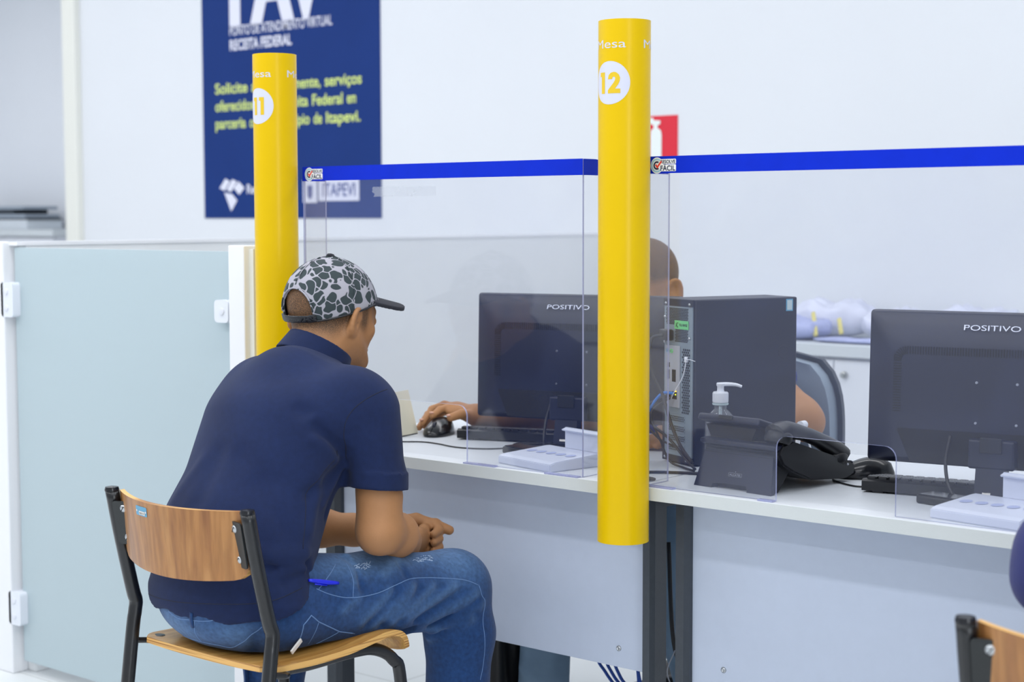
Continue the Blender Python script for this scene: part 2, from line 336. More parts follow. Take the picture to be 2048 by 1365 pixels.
def m_camo():
    m = bpy.data.materials.new('blotch_print_cotton'); m.use_nodes = True; t = m.node_tree; b = t.nodes['Principled BSDF']; N = t.nodes.new; L = t.links.new
    tc = N('ShaderNodeTexCoord'); no = N('ShaderNodeTexNoise'); no.inputs['Scale'].default_value = 42.; no.inputs['Detail'].default_value = .5; L(tc.outputs['Object'], no.inputs['Vector'])
    sb = N('ShaderNodeVectorMath'); sb.operation = 'SUBTRACT'; sb.inputs[1].default_value = (.5, .5, .5); L(no.outputs['Color'], sb.inputs[0])
    sc = N('ShaderNodeVectorMath'); sc.operation = 'SCALE'; sc.inputs['Scale'].default_value = .026; L(sb.outputs['Vector'], sc.inputs[0])
    ad = N('ShaderNodeVectorMath'); ad.operation = 'ADD'; L(tc.outputs['Object'], ad.inputs[0]); L(sc.outputs['Vector'], ad.inputs[1])
    vo = N('ShaderNodeTexVoronoi'); vo.feature = 'DISTANCE_TO_EDGE'; vo.inputs['Scale'].default_value = 43.; vo.inputs['Randomness'].default_value = 1.; L(ad.outputs['Vector'], vo.inputs['Vector'])
    v1 = N('ShaderNodeTexVoronoi'); v1.inputs['Scale'].default_value = 43.; L(ad.outputs['Vector'], v1.inputs['Vector'])
    mm = N('ShaderNodeMath'); mm.operation = 'MULTIPLY_ADD'; mm.inputs[1].default_value = -.35; mm.inputs[2].default_value = .265; L(v1.outputs['Distance'], mm.inputs[0])
    m2_ = N('ShaderNodeMath'); m2_.operation = 'SMOOTH_MIN'; m2_.inputs[2].default_value = .06; L(mm.outputs[0], m2_.inputs[0]); L(vo.outputs['Distance'], m2_.inputs[1])
    r = N('ShaderNodeMapRange'); r.inputs['From Min'].default_value = .037; r.inputs['From Max'].default_value = .052; L(m2_.outputs[0], r.inputs['Value'])
    mx = N('ShaderNodeMix'); mx.data_type = 'RGBA'; mx.inputs['A'].default_value = (*S((166, 165, 176)), 1); mx.inputs['B'].default_value = (*S((50, 62, 66)), 1); L(r.outputs['Result'], mx.inputs['Factor'])
    L(mx.outputs['Result'], b.inputs['Base Color']); b.inputs['Roughness'].default_value = .85
    w = N('ShaderNodeTexNoise'); w.inputs['Scale'].default_value = 1200; u = N('ShaderNodeBump'); u.inputs['Strength'].default_value = .3; u.inputs['Distance'].default_value = .001; L(tc.outputs['Object'], w.inputs['Vector']); L(w.outputs['Fac'], u.inputs['Height']); L(u.outputs['Normal'], b.inputs['Normal'])
    return m
MT['camo'] = m_camo()

# ---- distance fields for bodies and clothes
f4=np.float32
def V(*a): return np.array(a,f4)
def smin(a,b,k):
    h=np.clip(.5+.5*(b-a)/k,0,1)
    return b+(a-b)*h-k*h*(1-h)
def rc(p,a,b,ra,rb):
    a=V(*a);b=V(*b);ab=b-a;L=float(ab@ab)+1e-9
    q=p-a;t=np.clip((q@ab)/L,0,1)
    q=q-t[:,None]*ab
    return np.sqrt((q*q).sum(1))-(ra+(rb-ra)*t)
def ec(p,a,b,ra,rb,side=(1,0,0)):
    """tapered capsule of elliptical section; ra, rb = (half width along side, half depth)"""
    a=V(*a);b=V(*b);ab=b-a;l=float(np.sqrt(ab@ab))+1e-9;w=ab/l
    s=V(*side);s=s-(s@w)*w;s/=np.sqrt(s@s);n=np.cross(w,s)
    q=p-a;t=np.clip((q@w)/l,0,1)
    q=q-t[:,None]*ab
    rs=ra[0]+(rb[0]-ra[0])*t;rf=ra[1]+(rb[1]-ra[1])*t;rm=np.minimum(rs,rf)
    k=np.sqrt(((q@s)/rs)**2+((q@n)/rf)**2+((q@w)/rm)**2)+1e-6
    L=np.sqrt((q*q).sum(1))
    return np.where(k<.3,-rm*(1-k),L*(1-1/k)).astype(f4)
def frame(yaw=0,pitch=0,roll=0):
    """columns = local x, y, z axes in the world; pitch > 0 nods forward"""
    cy,sy=np.cos(yaw),np.sin(yaw);cp,sp=np.cos(-pitch),np.sin(-pitch);cr,sr=np.cos(roll),np.sin(roll)
    Rz=np.array([[cy,-sy,0],[sy,cy,0],[0,0,1]]);Rx=np.array([[1,0,0],[0,cp,-sp],[0,sp,cp]]);Ry=np.array([[cr,0,sr],[0,1,0],[-sr,0,cr]])
    return (Rz@Rx@Ry).astype(f4)
def el(p,c,r,M=None):
    q=p-V(*c)
    if M is not None:q=q@M
    r=V(*r);k0=np.sqrt(((q/r)**2).sum(1))+1e-6;k1=np.sqrt(((q/(r*r))**2).sum(1))+1e-6
    return k0*(k0-1)/k1
def chain(p,pts,k=.01,fn=rc):
    d=None
    for (a,ra),(b,rb) in zip(pts[:-1],pts[1:]):
        e=fn(p,a,b,ra,rb);d=e if d is None else smin(d,e,k)
    return d
def fold(p,a,b,w,amp):
    """a ridge (amp > 0) or crease (amp < 0) along a-b, as a change of distance"""
    a=V(*a);b=V(*b);ab=b-a;L=float(ab@ab)+1e-9
    q=p-a;t=np.clip((q@ab)/L,0,1);q=q-t[:,None]*ab
    return (-amp*np.exp(-(q*q).sum(1)/(w*w))).astype(f4)
def nets(sdf,lo,hi,h):
    """surface nets: the zero level of sdf as vertices and quads"""
    lo=np.array(lo,float);B=8
    n=(np.ceil((np.array(hi)-lo)/(h*B)).astype(int))*B
    nb=n//B
    ci=np.stack(np.meshgrid(*[np.arange(k) for k in nb],indexing='ij'),-1).reshape(-1,3)
    dc=sdf((lo+(ci+.5)*B*h).astype(f4))
    act=np.abs(dc)<B*h*1.15+.012
    G=np.repeat(np.repeat(np.repeat(np.where(dc>0,1,-1).astype(f4).reshape(nb),B,0),B,1),B,2)
    o=np.stack(np.meshgrid(*[np.arange(B)]*3,indexing='ij'),-1).reshape(-1,3)
    A=ci[act]
    for s in range(0,len(A),400):
        I=(A[s:s+400,None,:]*B+o[None]).reshape(-1,3)
        G[I[:,0],I[:,1],I[:,2]]=sdf((lo+I*h).astype(f4))
    S=G<0;nx,ny,nz=G.shape
    c=np.zeros((nx-1,ny-1,nz-1),np.int8)
    for i in(0,1):
        for j in(0,1):
            for k in(0,1): c+=S[i:nx-1+i,j:ny-1+j,k:nz-1+k]
    ids=np.argwhere((c>0)&(c<8));idx=-np.ones(c.shape,np.int64);idx[tuple(ids.T)]=np.arange(len(ids))
    acc=np.zeros((len(ids),3));cnt=np.zeros(len(ids))
    cor=[(i,j,k) for i in(0,1) for j in(0,1) for k in(0,1)]
    for x in cor:
        for ax in range(3):
            if x[ax]==0:
                y=list(x);y[ax]=1
                a=G[ids[:,0]+x[0],ids[:,1]+x[1],ids[:,2]+x[2]];b=G[ids[:,0]+y[0],ids[:,1]+y[1],ids[:,2]+y[2]]
                m=(a<0)!=(b<0);t=np.where(m,a/np.where(m,a-b,1),0)
                q=np.tile(np.array(x,float),(len(ids),1));q[:,ax]+=t
                acc+=q*m[:,None];cnt+=m
    v=lo+(ids+acc/cnt[:,None])*h
    F=[]
    for ax in range(3):
        u,w=(ax+1)%3,(ax+2)%3
        sl=[slice(0,s) for s in G.shape];s2=list(sl);sl[ax]=slice(0,G.shape[ax]-1);s2[ax]=slice(1,None)
        a=S[tuple(sl)];b=S[tuple(s2)];e=np.argwhere(a!=b)
        e=e[(e[:,u]>0)&(e[:,w]>0)&(e[:,u]<c.shape[u])&(e[:,w]<c.shape[w])]
        sg=a[tuple(e.T)]
        def g(du,dw):
            q=e.copy();q[:,u]-=du;q[:,w]-=dw;return idx[tuple(q.T)]
        f=np.stack([g(1,1),g(0,1),g(0,0),g(1,0)],1);f[~sg]=f[~sg][:,::-1];F.append(f)
    F=np.concatenate(F);F=F[(F>=0).all(1)]
    return v,F
# ---------------- the seated visitor -----------------
HM=frame(.02,.20,0);HC=V(-.598,-.200,1.062)
def hl(x,y,z): return tuple((HC+HM@V(x,y,z)).tolist())     # head-local to world (x right, y face, z up)
TS=V(-.003,-.002,0)
RS=(-.397,-.292,.895);RE=(-.370,-.290,.652);RW=(-.481,-.100,.588)
LS=(-.735,-.285,.915);LE=(-.800,-.165,.592);LW=(-.616,-.057,.586)
def head(p,HC,HM,hl):
    d=el(p,hl(0,-.012,.030),(.077,.098,.088),HM)
    d=smin(d,el(p,hl(0,.032,-.025),(.062,.068,.085),HM),.03)       # face
    d=smin(d,ec(p,hl(0,.030,-.080),hl(0,.066,-.092),(.052,.030),(.030,.022),HM[:,0]),.03) # jaw, chin
    for s in(-1,1):
        d=smin(d,rc(p,hl(s*.060,-.002,-.045),hl(s*.044,.052,-.086),.022,.019),.025)
        d=smin(d,el(p,hl(s*.042,.062,-.020),(.020,.014,.014),HM),.02)   # cheekbone
    d=smin(d,ec(p,hl(-.034,.078,.022),hl(.034,.078,.022),(.010,.012),(.010,.012),HM[:,2]),.015) # brow
    for s in(-1,1):
        d=-smin(-d,-(-el(p,hl(s*.031,.101,.004),(.018,.012,.011),HM))*-1,.008) if False else np.maximum(d,-el(p,hl(s*.031,.105,.003),(.018,.014,.011),HM))
        d=smin(d,el(p,hl(s*.031,.084,.003),(.014,.013,.012),HM),.004)   # eyeball
    d=smin(d,chain(p,[(hl(0,.092,.010),.009),(hl(0,.112,-.028),.012)],.01),.012) # nose
    for s in(-1,1): d=smin(d,rc(p,hl(s*.012,.098,-.032),hl(s*.012,.100,-.034),.009,.009),.008)
    d=smin(d,ec(p,hl(-.020,.090,-.058),hl(.020,.090,-.058),(.006,.009),(.006,.009),HM[:,2]),.008) # lips
    d=smin(d,ec(p,hl(-.017,.088,-.068),hl(.017,.088,-.068),(.006,.008),(.006,.008),HM[:,2]),.006)
    for s in(-1,1):                                                # ears: flared disc, bowl, rim, lobe
        E=(HM@frame(.50*s,0,.10*s)).astype(f4);c=V(*hl(s*.0835,-.014,-.010))
        e=el(p,c,(.0065,.020,.028),E)
        e=np.maximum(e,-el(p,c+E[:,0]*(s*.008)+E[:,1]*.004+E[:,2]*.001,(.0085,.0115,.018),E))
        R=[(tuple((c+E[:,0]*(s*.0025)+E[:,1]*(.019*math.cos(a))+E[:,2]*(.0265*math.sin(a))).tolist()),.0040+.0008*(a>3.6)) for a in np.linspace(.35,4.6,12)]
        e=smin(e,chain(p,R,.002),.004)
        e=smin(e,rc(p,tuple((c+E[:,1]*.004-E[:,2]*.025).tolist()),tuple((c+E[:,1]*.008-E[:,2]*.020).tolist()),.0075,.006),.004)
        d=smin(d,e,.0028)
    return d
def hand_r(p):
    """right hand, a loose fist under the left one"""
    p=p+V(.026,.022,.036)
    d=ec(p,(-.455,-.078,.624),(-.485,-.012,.607),(.028,.019),(.038,.021),(.3,.3,.9))
    for i,(o,L) in enumerate(((.030,.9),(.010,1.),(-.010,.95),(-.028,.8))):
        b=(-.482+.002*i,.000,.605+o);c=(-.500,.036*L,.603+o*.95);e=(-.535,.040*L,.600+o*.9);g=(-.545,.012,.598+o*.85)
        d=smin(d,chain(p,[(b,.0125),(c,.0115),(e,.0105),(g,.009)],.004),.0035)
    return d
def hand_l(p):
    """left hand over it, thumb stretched forward on top"""
    p=p+V(.026,.022,.038)
    d=ec(p,(-.590,-.035,.624),(-.535,.006,.636),(.027,.018),(.036,.019),(.5,-.3,.6))
    d=smin(d,chain(p,[((-.560,-.010,.645),.016),((-.520,.018,.652),.0135),((-.487,.043,.640),.0125),((-.464,.062,.629),.0105)],.006),.008)
    for i in range(4):
        o=(.024,.006,-.012,-.028)[i];L=(.9,1.,.95,.8)[i]
        d=smin(d,chain(p,[((-.532,.012+.004*i,.628+o*.6),.0115),((-.492,.048*L+.006,.618+o),.0110),((-.462,.026,.610+o),.0100),((-.455,.004,.606+o),.0085)],.004),.0035)
    return d
def body(p,left=None):
    p=p-TS
    d=ec(p,(-.545,-.515,.560),(-.555,-.500,.680),(.130,.090),(.120,.080))
    d=smin(d,ec(p,(-.560,-.485,.680),(-.562,-.390,.880),(.120,.080),(.140,.090)),.05)
    d=smin(d,ec(p,(-.47,-.31,.915),(-.65,-.31,.920),(.060,.050),(.060,.050),(0,1,0)),.05)
    d=smin(d,chain(p,[((-.565,-.325,.925),.060),((-.580,-.250,1.000),.0535),((-.585,-.215,1.055),.056)],.03),.04)
    d=smin(d,head(p,HC,HM,hl),.03)
    # right arm
    d=smin(d,rc(p,RS,RE,.043,.039),.03)
    d=smin(d,chain(p,[((-.374,-.284,.72),.0415),((-.368,-.300,.658),.038)],.02),.02)
    d=smin(d,el(p,(-.362,-.318,.645),(.022,.020,.022)),.02)                # elbow point
    d=smin(d,chain(p,[(RE,.041),((-.400,-.215,.630),.042),((-.460,-.130,.598),.031),(RW,.027)],.02),.025)
    d=smin(d,hand_r(p),.008)
    d=smin(d,rc(p,LS,LE,.050,.042),.03) if left is None else smin(d,chain(p,left,.03),.03)
    if left is None: d=smin(d,chain(p,[(LE,.041),((-.730,-.115,.590),.040),((-.660,-.078,.588),.032),(LW,.027)],.02),.02)
    d=np.minimum(d,1e9);hd=hand_l(p);d=smin(d,hd,.003)
    # legs, under the jeans
    d=smin(d,rc(p,(-.49,-.46,.54),(-.40,-.06,.505),.060,.042),.04)
    d=smin(d,chain(p,[((-.40,-.07,.505),.040),((-.385,-.045,.30),.040),((-.39,-.05,.10),.032),((-.40,.07,.045),.035)],.03),.03)
    d=smin(d,rc(p,(-.64,-.46,.54),(-.86,-.13,.50),.060,.045),.04)
    d=smin(d,chain(p,[((-.86,-.13,.50),.045),((-.835,-.145,.30),.045),((-.825,-.17,.10),.035),((-.84,-.07,.045),.035)],.03),.03)
    return d
def ramp(x,a,b): return np.clip((x-a)/(b-a),0,1)
def shirt(p):
    p=p-TS
    d=ec(p,(-.552,-.518,.545),(-.552,-.500,.660),(.200,.122),(.168,.110))
    d=smin(d,ec(p,(-.552,-.495,.660),(-.556,-.400,.850),(.164,.108),(.172,.110)),.05)
    d=smin(d,ec(p,(-.435,-.312,.905),(-.670,-.320,.915),(.086,.072),(.086,.070),(0,1,0)),.07)
    d=smin(d,rc(p,(-.565,-.335,.930),(-.575,-.288,.945),.082,.064),.05)
    # belly hanging forward over the lap
    d=smin(d,ec(p,(-.550,-.430,.640),(-.560,-.360,.800),(.120,.075),(.140,.080)),.05)
    # sleeves
    ax=V(*RE)-V(*RS);ax/=np.sqrt(ax@ax)
    s=ec(p,(-.404,-.297,.885),(-.380,-.290,.745),(.071,.068),(.055,.060),(0,1,0))
    s=smin(s,ec(p,(-.380,-.290,.745),(-.380,-.290,.70),(.055,.060),(.055,.060),(0,1,0)),.02)
    s=np.maximum(s,.742-(p[:,2]+.10*(p[:,1]+.285)))
    cuff=ec(p,(-.380,-.290,.775),(-.380,-.290,.66),(.0600,.0650),(.0590,.0640),(0,1,0))
    zz=p[:,2]+.10*(p[:,1]+.285)
    cuff=np.maximum(np.maximum(cuff,zz-.772),.737-zz)
    s=np.minimum(s,cuff)
    d=smin(d,s,.028)
    l=ec(p,(-.715,-.300,.905),(-.785,-.215,.740),(.070,.062),(.064,.066),(0,1,0));l=np.maximum(l,.735-p[:,2])
    d=smin(d,l,.028)
    # folds
    for a,b,w,m in SFOLD: d=d+fold(p,a,b,w,m)
    hem=p[:,2]-.004*np.sin(p[:,0]*60)
    hz=.521+.45*np.maximum(0,p[:,1]+.57)
    d=np.maximum(d,hz-hem)
    return d
SFOLD=[((-.423,-.449,0.902),(-.381,-.388,0.848),.016,-0.0090),((-.407,-.432,0.885),(-.378,-.386,0.845),.012,0.0060),
((-.393,-.43,0.867),(-.391,-.368,0.813),.013,-0.0105),((-.396,-.44,0.845),(-.394,-.385,0.800),.012,0.0060),
((-.40,-.36,0.792),(-.39,-.461,0.746),.014,-0.0090),((-.405,-.349,0.770),(-.42,-.391,0.694),.013,-0.0075),((-.402,-.36,0.780),(-.395,-.42,0.720),.010,0.0060),
((-.39,-.554,0.640),(-.377,-.485,0.638),.013,0.0105),((-.395,-.565,0.624),(-.380,-.480,0.620),.010,-0.0105),
((-.406,-.57,0.652),(-.375,-.487,0.611),.010,0.0075),((-.382,-.47,0.606),(-.372,-.539,0.592),.012,-0.0075),
((-.495,-.53,0.822),(-.427,-.519,0.773),.022,-0.0045),((-.554,-.54,0.818),(-.548,-.597,0.735),.022,-0.0045),
((-.444,-.535,0.769),(-.385,-.528,0.686),.020,-0.0060),((-.39,-.434,0.762),(-.381,-.47,0.678),.014,0.0060),
((-.60,-.55,0.800),(-.64,-.58,0.700),.020,0.0045),((-.47,-.55,0.720),(-.41,-.56,0.655),.018,0.0060),((-.50,-.60,0.660),(-.42,-.585,0.625),.016,-0.0060),
((-.66,-.55,0.720),(-.62,-.60,0.620),.020,-0.0045),((-.368,-.30,0.900),(-.350,-.27,0.800),.016,-0.0030),((-.352,-.33,0.840),(-.345,-.29,0.760),.014,0.0030)]
def jeans(p):
    p=p-TS
    p=p+V(.006,.008,0)*ramp(p[:,1],-.4,-.1)[:,None]
    d=el(p,(-.545,-.512,.530),(.176,.126,.092))
    d=smin(d,el(p,(-.545,-.515,.585),(.150,.095,.075)),.04)
    d=smin(d,chain(p,[((-.465,-.480,.530),.096),((-.420,-.250,.508),.086),((-.385,-.050,.498),.074)],.03),.05)
    d=smin(d,chain(p,[((-.385,-.055,.492),.076),((-.380,-.035,.40),.069),((-.382,-.045,.20),.066),((-.385,-.055,.07),.068)],.03),.035)
    d=smin(d,chain(p,[((-.640,-.470,.535),.098),((-.750,-.290,.515),.088),((-.860,-.140,.500),.074)],.03),.05)
    d=smin(d,chain(p,[((-.860,-.145,.490),.074),((-.835,-.145,.30),.068),((-.825,-.17,.08),.068)],.03),.03)
    d=np.maximum(d,.455-p[:,2]+20*np.maximum(0,p[:,1]+.25)) if False else d
    for a,b,w,m in JFOLD: d=d+fold(p,a,b,w,m)
    # the seat flattens what sits on it
    s=np.where((p[:,1]<-.20),.453-p[:,2],-1.)
    d=np.maximum(d,np.where(np.abs(p[:,0]+.56)<.30,s,-1.))
    return d
JFOLD=[((-.358,-.357,0.487),(-.344,-.297,0.539),.012,0.0050),((-.356,-.340,0.480),(-.342,-.275,0.538),.010,-0.0050),((-.356,-.327,0.475),(-.338,-.237,0.538),.012,0.0050),
((-.350,-.305,0.474),(-.334,-.212,0.530),.010,-0.0063),((-.343,-.29,0.476),(-.335,-.18,0.526),.012,0.0050),((-.340,-.268,0.476),(-.330,-.155,0.524),.010,-0.0063),
((-.337,-.247,0.478),(-.327,-.127,0.521),.012,0.0063),((-.342,-.215,0.468),(-.320,-.10,0.508),.010,-0.0075),((-.348,-.184,0.457),(-.311,-.076,0.499),.012,0.0088),
((-.358,-.160,0.445),(-.314,-.068,0.486),.009,-0.0112),((-.368,-.136,0.427),(-.312,-.057,0.474),.012,0.0100),((-.365,-.125,0.418),(-.318,-.07,0.458),.009,-0.0088),
((-.363,-.185,0.441),(-.363,-.132,0.427),.010,0.0100),((-.400,-.122,0.400),(-.320,-.081,0.446),.012,0.0063),
((-.36,-.406,0.519),(-.357,-.373,0.536),.012,0.0050),((-.361,-.296,0.569),(-.378,-.237,0.586),.012,0.0037),
((-.418,-.333,0.603),(-.367,-.371,0.563),.012,0.0063),((-.408,-.345,0.603),(-.358,-.352,0.553),.009,-0.0063),((-.37,-.237,0.581),(-.346,-.241,0.556),.010,-0.0037),
((-.408,-.584,0.498),(-.432,-.564,0.461),.012,-0.0063),((-.519,-.650,0.520),(-.530,-.640,0.455),.010,-0.0100)]

# ------------------------------------------------------------------ the room
YW = 2.70; DT = .741
def struct(name, bm, m, parent=None, **k):
    o = mobj(name, bm, m, parent, **k); tag(o, kind='structure'); return o
b = B(); box(b, -9, -5.5, -.05, 6, 4.2, 0); struct('floor', b, MT['floor'])
b = B(); box(b, -9, -5.5, CEIL, 6, 4.2, CEIL+.05); struct('ceiling', b, MT['ceil'])
b = B(); box(b, -5.66, YW, 0, 6, YW+.15, CEIL); struct('wall_back', b, MT['wall'])
b = B(); box(b, -9, 3.3, 0, -5.60, 3.45, CEIL); struct('wall_back_recess', b, MT['wall2'])
b = B(); box(b, -9.15, -5.5, 0, -9, 3.45, CEIL); struct('wall_left', b, MT['wall2'])
b = B(); box(b, 6, -5.5, 0, 6.15, 2.85, CEIL); struct('wall_right', b, MT['wall'])
b = B(); box(b, -5.67, YW-.035, 0, -5.555, YW+.005, CEIL, bev=.004); struct('trim_1', b, MT['trim'])
# waist-high partitions round the service area, with the frosted swing door
PX = -2.05
b = B(); box(b, PX-.05, .03, 0, PX, YW, 1.195, bev=.003); struct('wall_low_side', b, MT['part'])
b = B(); box(b, PX-.05, .0, 1.190, PX+.004, YW, 1.2); o = struct('trim_2', b, MT['partedge'])
b = B(); box(b, -4.6, -.02, .0, -2.085, .03, 1.2, bev=.003); struct('wall_low_front', b, MT['partedge'])
b = B(); box(b, -1.143, -.02, 0, -1.086, .035, 1.2, bev=.003); struct('wall_low_post', b, MT['partedge'])
b = B(); box(b, -1.086, -.005, 0, -1.070, .035, 1.192); struct('post_side_reflection', b, MT['trim'])  # side of the post, ivory colour standing in for the pipe's yellow reflection
b = B(); box(b, -2.066, .004, .036, -1.160, .012, 1.185, bev=.001); door = struct('door_1', b, MT['frost'])
door['label'] = 'frosted glass swing door in the waist-high white partition'
def clamp(x0, z0, x1, z1, right=False, screws=()):
    b = B(); pts = rrect(x0, z0, x1, z1, .010)
    prism(b, pts, 1, -.020, .030); o = mobj('hinge_clamp' if not right else 'latch_clamp', b, MT['clamp'], door, smooth=True, angle=40); tag(o, kind='structure')
    b = B()
    for x, z in screws: lathe(b, [(.0085, 0), (.0085, .0025), (.007, .003)], 16, M=Matrix.Translation((x, -.020, z)) @ Matrix.Rotation(PI/2, 4, 'X'))
    s = mobj('screw_cap', b, MT['wht'], o, smooth=True, angle=40)
clamp(-2.098, .995, -2.042, 1.090, False, ((-2.072, 1.065), (-2.072, 1.020)))
clamp(-2.098, .140, -2.042, .233, False, ((-2.072, .208), (-2.072, .164)))
clamp(-1.196, 1.016, -1.146, 1.070, True, ((-1.168, 1.043),))

# ------------------------------------------------------------------ poster and sign on the back wall
def flat_on_wall(dest, bm, x, z, y, mi=0): put(bm, lambda u, v: (x+u, y, z+v), dest, mi)
t = thing('poster', (-3.936, YW, 1.90), 'large navy blue poster with white and yellow-green lettering on the white wall', 'poster')
px, pz = -3.936, 1.90
b = B(); box(b, -4.548-px, -.004, 1.259-pz, -3.324-px, -.0005, 2.86-pz); mobj('backing', b, MT['navy'], t)
def ptext(name, s, x, z, w, h, m, bold=.02, rows=None):
    b = B(); bm, _ = text2d(s, 1., bold, width=w); ys = [v.co.y for v in bm.verts]
    for v in bm.verts: v.co.y *= h/.73
    flat_on_wall(b, bm, x-px, z-pz, -.006); return mobj(name, b, m, t)
ptext('heading_letters', 'PAV', -4.338, 2.206, .680, .36, MT['postw'], .06)
ptext('subheading', 'PONTO DE ATENDIMENTO VIRTUAL', -4.338, 2.136, .712, .047, MT['postw'], .012)
ptext('subheading', 'RECEITA FEDERAL', -4.338, 2.066, .440, .050, MT['postw'], .03)
for s, z, w in (('Solicite antecipadamente, serviços', 1.862, 1.012), ('oferecidos pela Receita Federal em', 1.778, .975), ('parceria com o município de Itapevi.', 1.694, 1.003)):
    wd = s.split(); tot = sum(len(q) for q in wd)+len(wd)-1; x = -4.452
    for q in wd: ptext('green_word', q, x, z, w*len(q)/tot, (.052 if not set(q) & set('çpj,g') else .052), MT['postg'], .02); x += w*(len(q)+1)/tot
b = B()
for pts in ([(-4.43, 1.405), (-4.385, 1.452), (-4.352, 1.437), (-4.392, 1.392)], [(-4.378, 1.398), (-4.335, 1.448), (-4.300, 1.436), (-4.345, 1.385)],
            [(-4.325, 1.405), (-4.288, 1.437), (-4.245, 1.405), (-4.285, 1.372)], [(-4.395, 1.384), (-4.335, 1.375), (-4.300, 1.345), (-4.345, 1.292)]):
    put(poly2d([(x-px, z-pz) for x, z in pts]), lambda u, v: (u, -.006, v), b)
mobj('logo_blocks', b, MT['postw'], t)
ptext('logo_word', 'Receita Federal', -4.228, 1.378, .335, .046, MT['postw'], .02)
b = B(); put(poly2d([(-3.832-px, 1.330-pz), (-3.738-px, 1.330-pz), (-3.738-px, 1.436-pz), (-3.832-px, 1.436-pz)]), lambda u, v: (u, -.006, v), b)
put(poly2d([(-3.728-px, 1.338-pz), (-3.462-px, 1.338-pz), (-3.462-px, 1.436-pz), (-3.728-px, 1.436-pz)]), lambda u, v: (u, -.006, v), b); mobj('white_box', b, MT['postw'], t)
b = B(); put(poly2d([(-3.80-px, 1.36-pz), (-3.785-px, 1.345-pz), (-3.77-px, 1.36-pz), (-3.768-px, 1.41-pz), (-3.802-px, 1.41-pz)]), lambda u, v: (u, -.0075, v), b); mobj('crest', b, MT['postb'], t)
b = B(); bm, _ = text2d('ITAPEVI', 1., .01, width=.215)
for v in bm.verts: v.co.y *= .062/.73
put(bm, lambda u, v: (-3.700-px+u, -.0075, 1.360-pz+v), b); mobj('town_name', b, MT['postb'], t)

t = thing('fire_extinguisher_sign', (-1.835, YW, 1.549), 'small red square sign with a white fire extinguisher, behind the pipe numbered 12', 'sign')
b = B(); box(b, -.103, -.003, -.103, .103, -.0003, .103); mobj('plate', b, MT['red'], t)
b = B()
body_ = [(-.022, -.078), (.028, -.078), (.028, .030), (.024, .044), (.010, .052), (.010, .062), (.022, .066), (.022, .078), (-.006, .080), (-.012, .090), (-.030, .086), (-.060, .050), (-.064, -.005), (-.052, -.005), (-.048, .045), (-.026, .070), (-.008, .062), (-.008, .052), (-.020, .044), (-.022, .030)]
put(poly2d([(x*1.05, z*1.08) for x, z in body_]), lambda u, v: (u, -.0045, v), b); mobj('extinguisher_symbol', b, MT['signw'], t)
b = B(); prism(b, [(-.103, -.103), (.103, -.103), (.103, -.096), (-.096, -.096), (-.096, .103), (-.103, .103)], 1, -.0035, -.0028); mobj('white_border', b, MT['signw'], t)

# ------------------------------------------------------------------ cabinets behind
CY = YW-.45
def cabinet(name, x0, x1, y0, y1, z1, doors, label, cat, knobs=(), top=.040):
    t = thing(name, ((x0+x1)/2, (y0+y1)/2, 0), label, cat); ox, oy = (x0+x1)/2, (y0+y1)/2
    b = B(); box(b, x0-ox, y0-oy, z1-top, x1-ox, y1-oy-.002, z1, bev=.002); mobj('worktop', b, MT['cabtop'], t)
    b = B(); box(b, x0+.01-ox, y0+.03-oy, 0, x1-.01-ox, y1-.004-oy, z1-top-.001); mobj('carcass', b, MT['cab'], t)
    w = (x1-x0-.02)/doors
    for k in range(doors):
        b = B(); a = x0+.01+k*w+.002; c = a+w-.004; box(b, a-ox, y0+.010-oy, .06, c-ox, y0+.029-oy, z1-top-.012, bev=.0015); d = mobj('cabinet_door', b, MT['cab'], t)
        if knobs is not None:
            b = B(); lathe(b, [(.0001, .0), (.012, .0), (.013, .004), (.011, .012), (.004, .014)], 18, M=Matrix.Translation((a+.040-ox, y0+.010-oy, z1-.098)) @ Matrix.Rotation(PI/2, 4, 'X')); mobj('lock', b, MT['lock'], d, smooth=True, angle=40)
    return t
cabinet('low_cabinet', -1.63, 1.65, CY, YW, .843, 8, 'low white cupboard with a thick grey top along the back wall behind the desks', 'cabinet')
cabinet('tall_white_cabinet', -7.8, -6.21, 2.95, 3.29, 1.195, 3, 'white cupboard at the far left behind the low partition', 'cabinet', knobs=None)
for k, (x0, x1, z, h, m, lb) in enumerate(((-7.3, -6.48, 1.1955, .055, 'bookw', 'white box file lying lowest in the pile on the far left cupboard'),
        (-7.3, -6.47, 1.251, .010, 'bookd', 'thin dark folder in the pile on the far left cupboard'), (-7.3, -6.50, 1.2615, .022, 'book', 'grey binder lying above the thin dark folder at the far left'),
        (-7.3, -6.62, 1.284, .026, 'bookd', 'narrow black stapler-like file in the gap near the top of the far left pile'), (-7.3, -6.52, 1.3105, .020, 'book', 'grey binder lying topmost on the far left pile'))):
    b = B(); ox = (x0+x1)/2; box(b, x0-ox, -.12, 0, x1-ox, .12, h, bev=.003); o = mobj('binder', b, MT[m]); o.location = (ox, 3.08, z); tag(o, lb, 'binder', 'files piled on the far left cupboard')
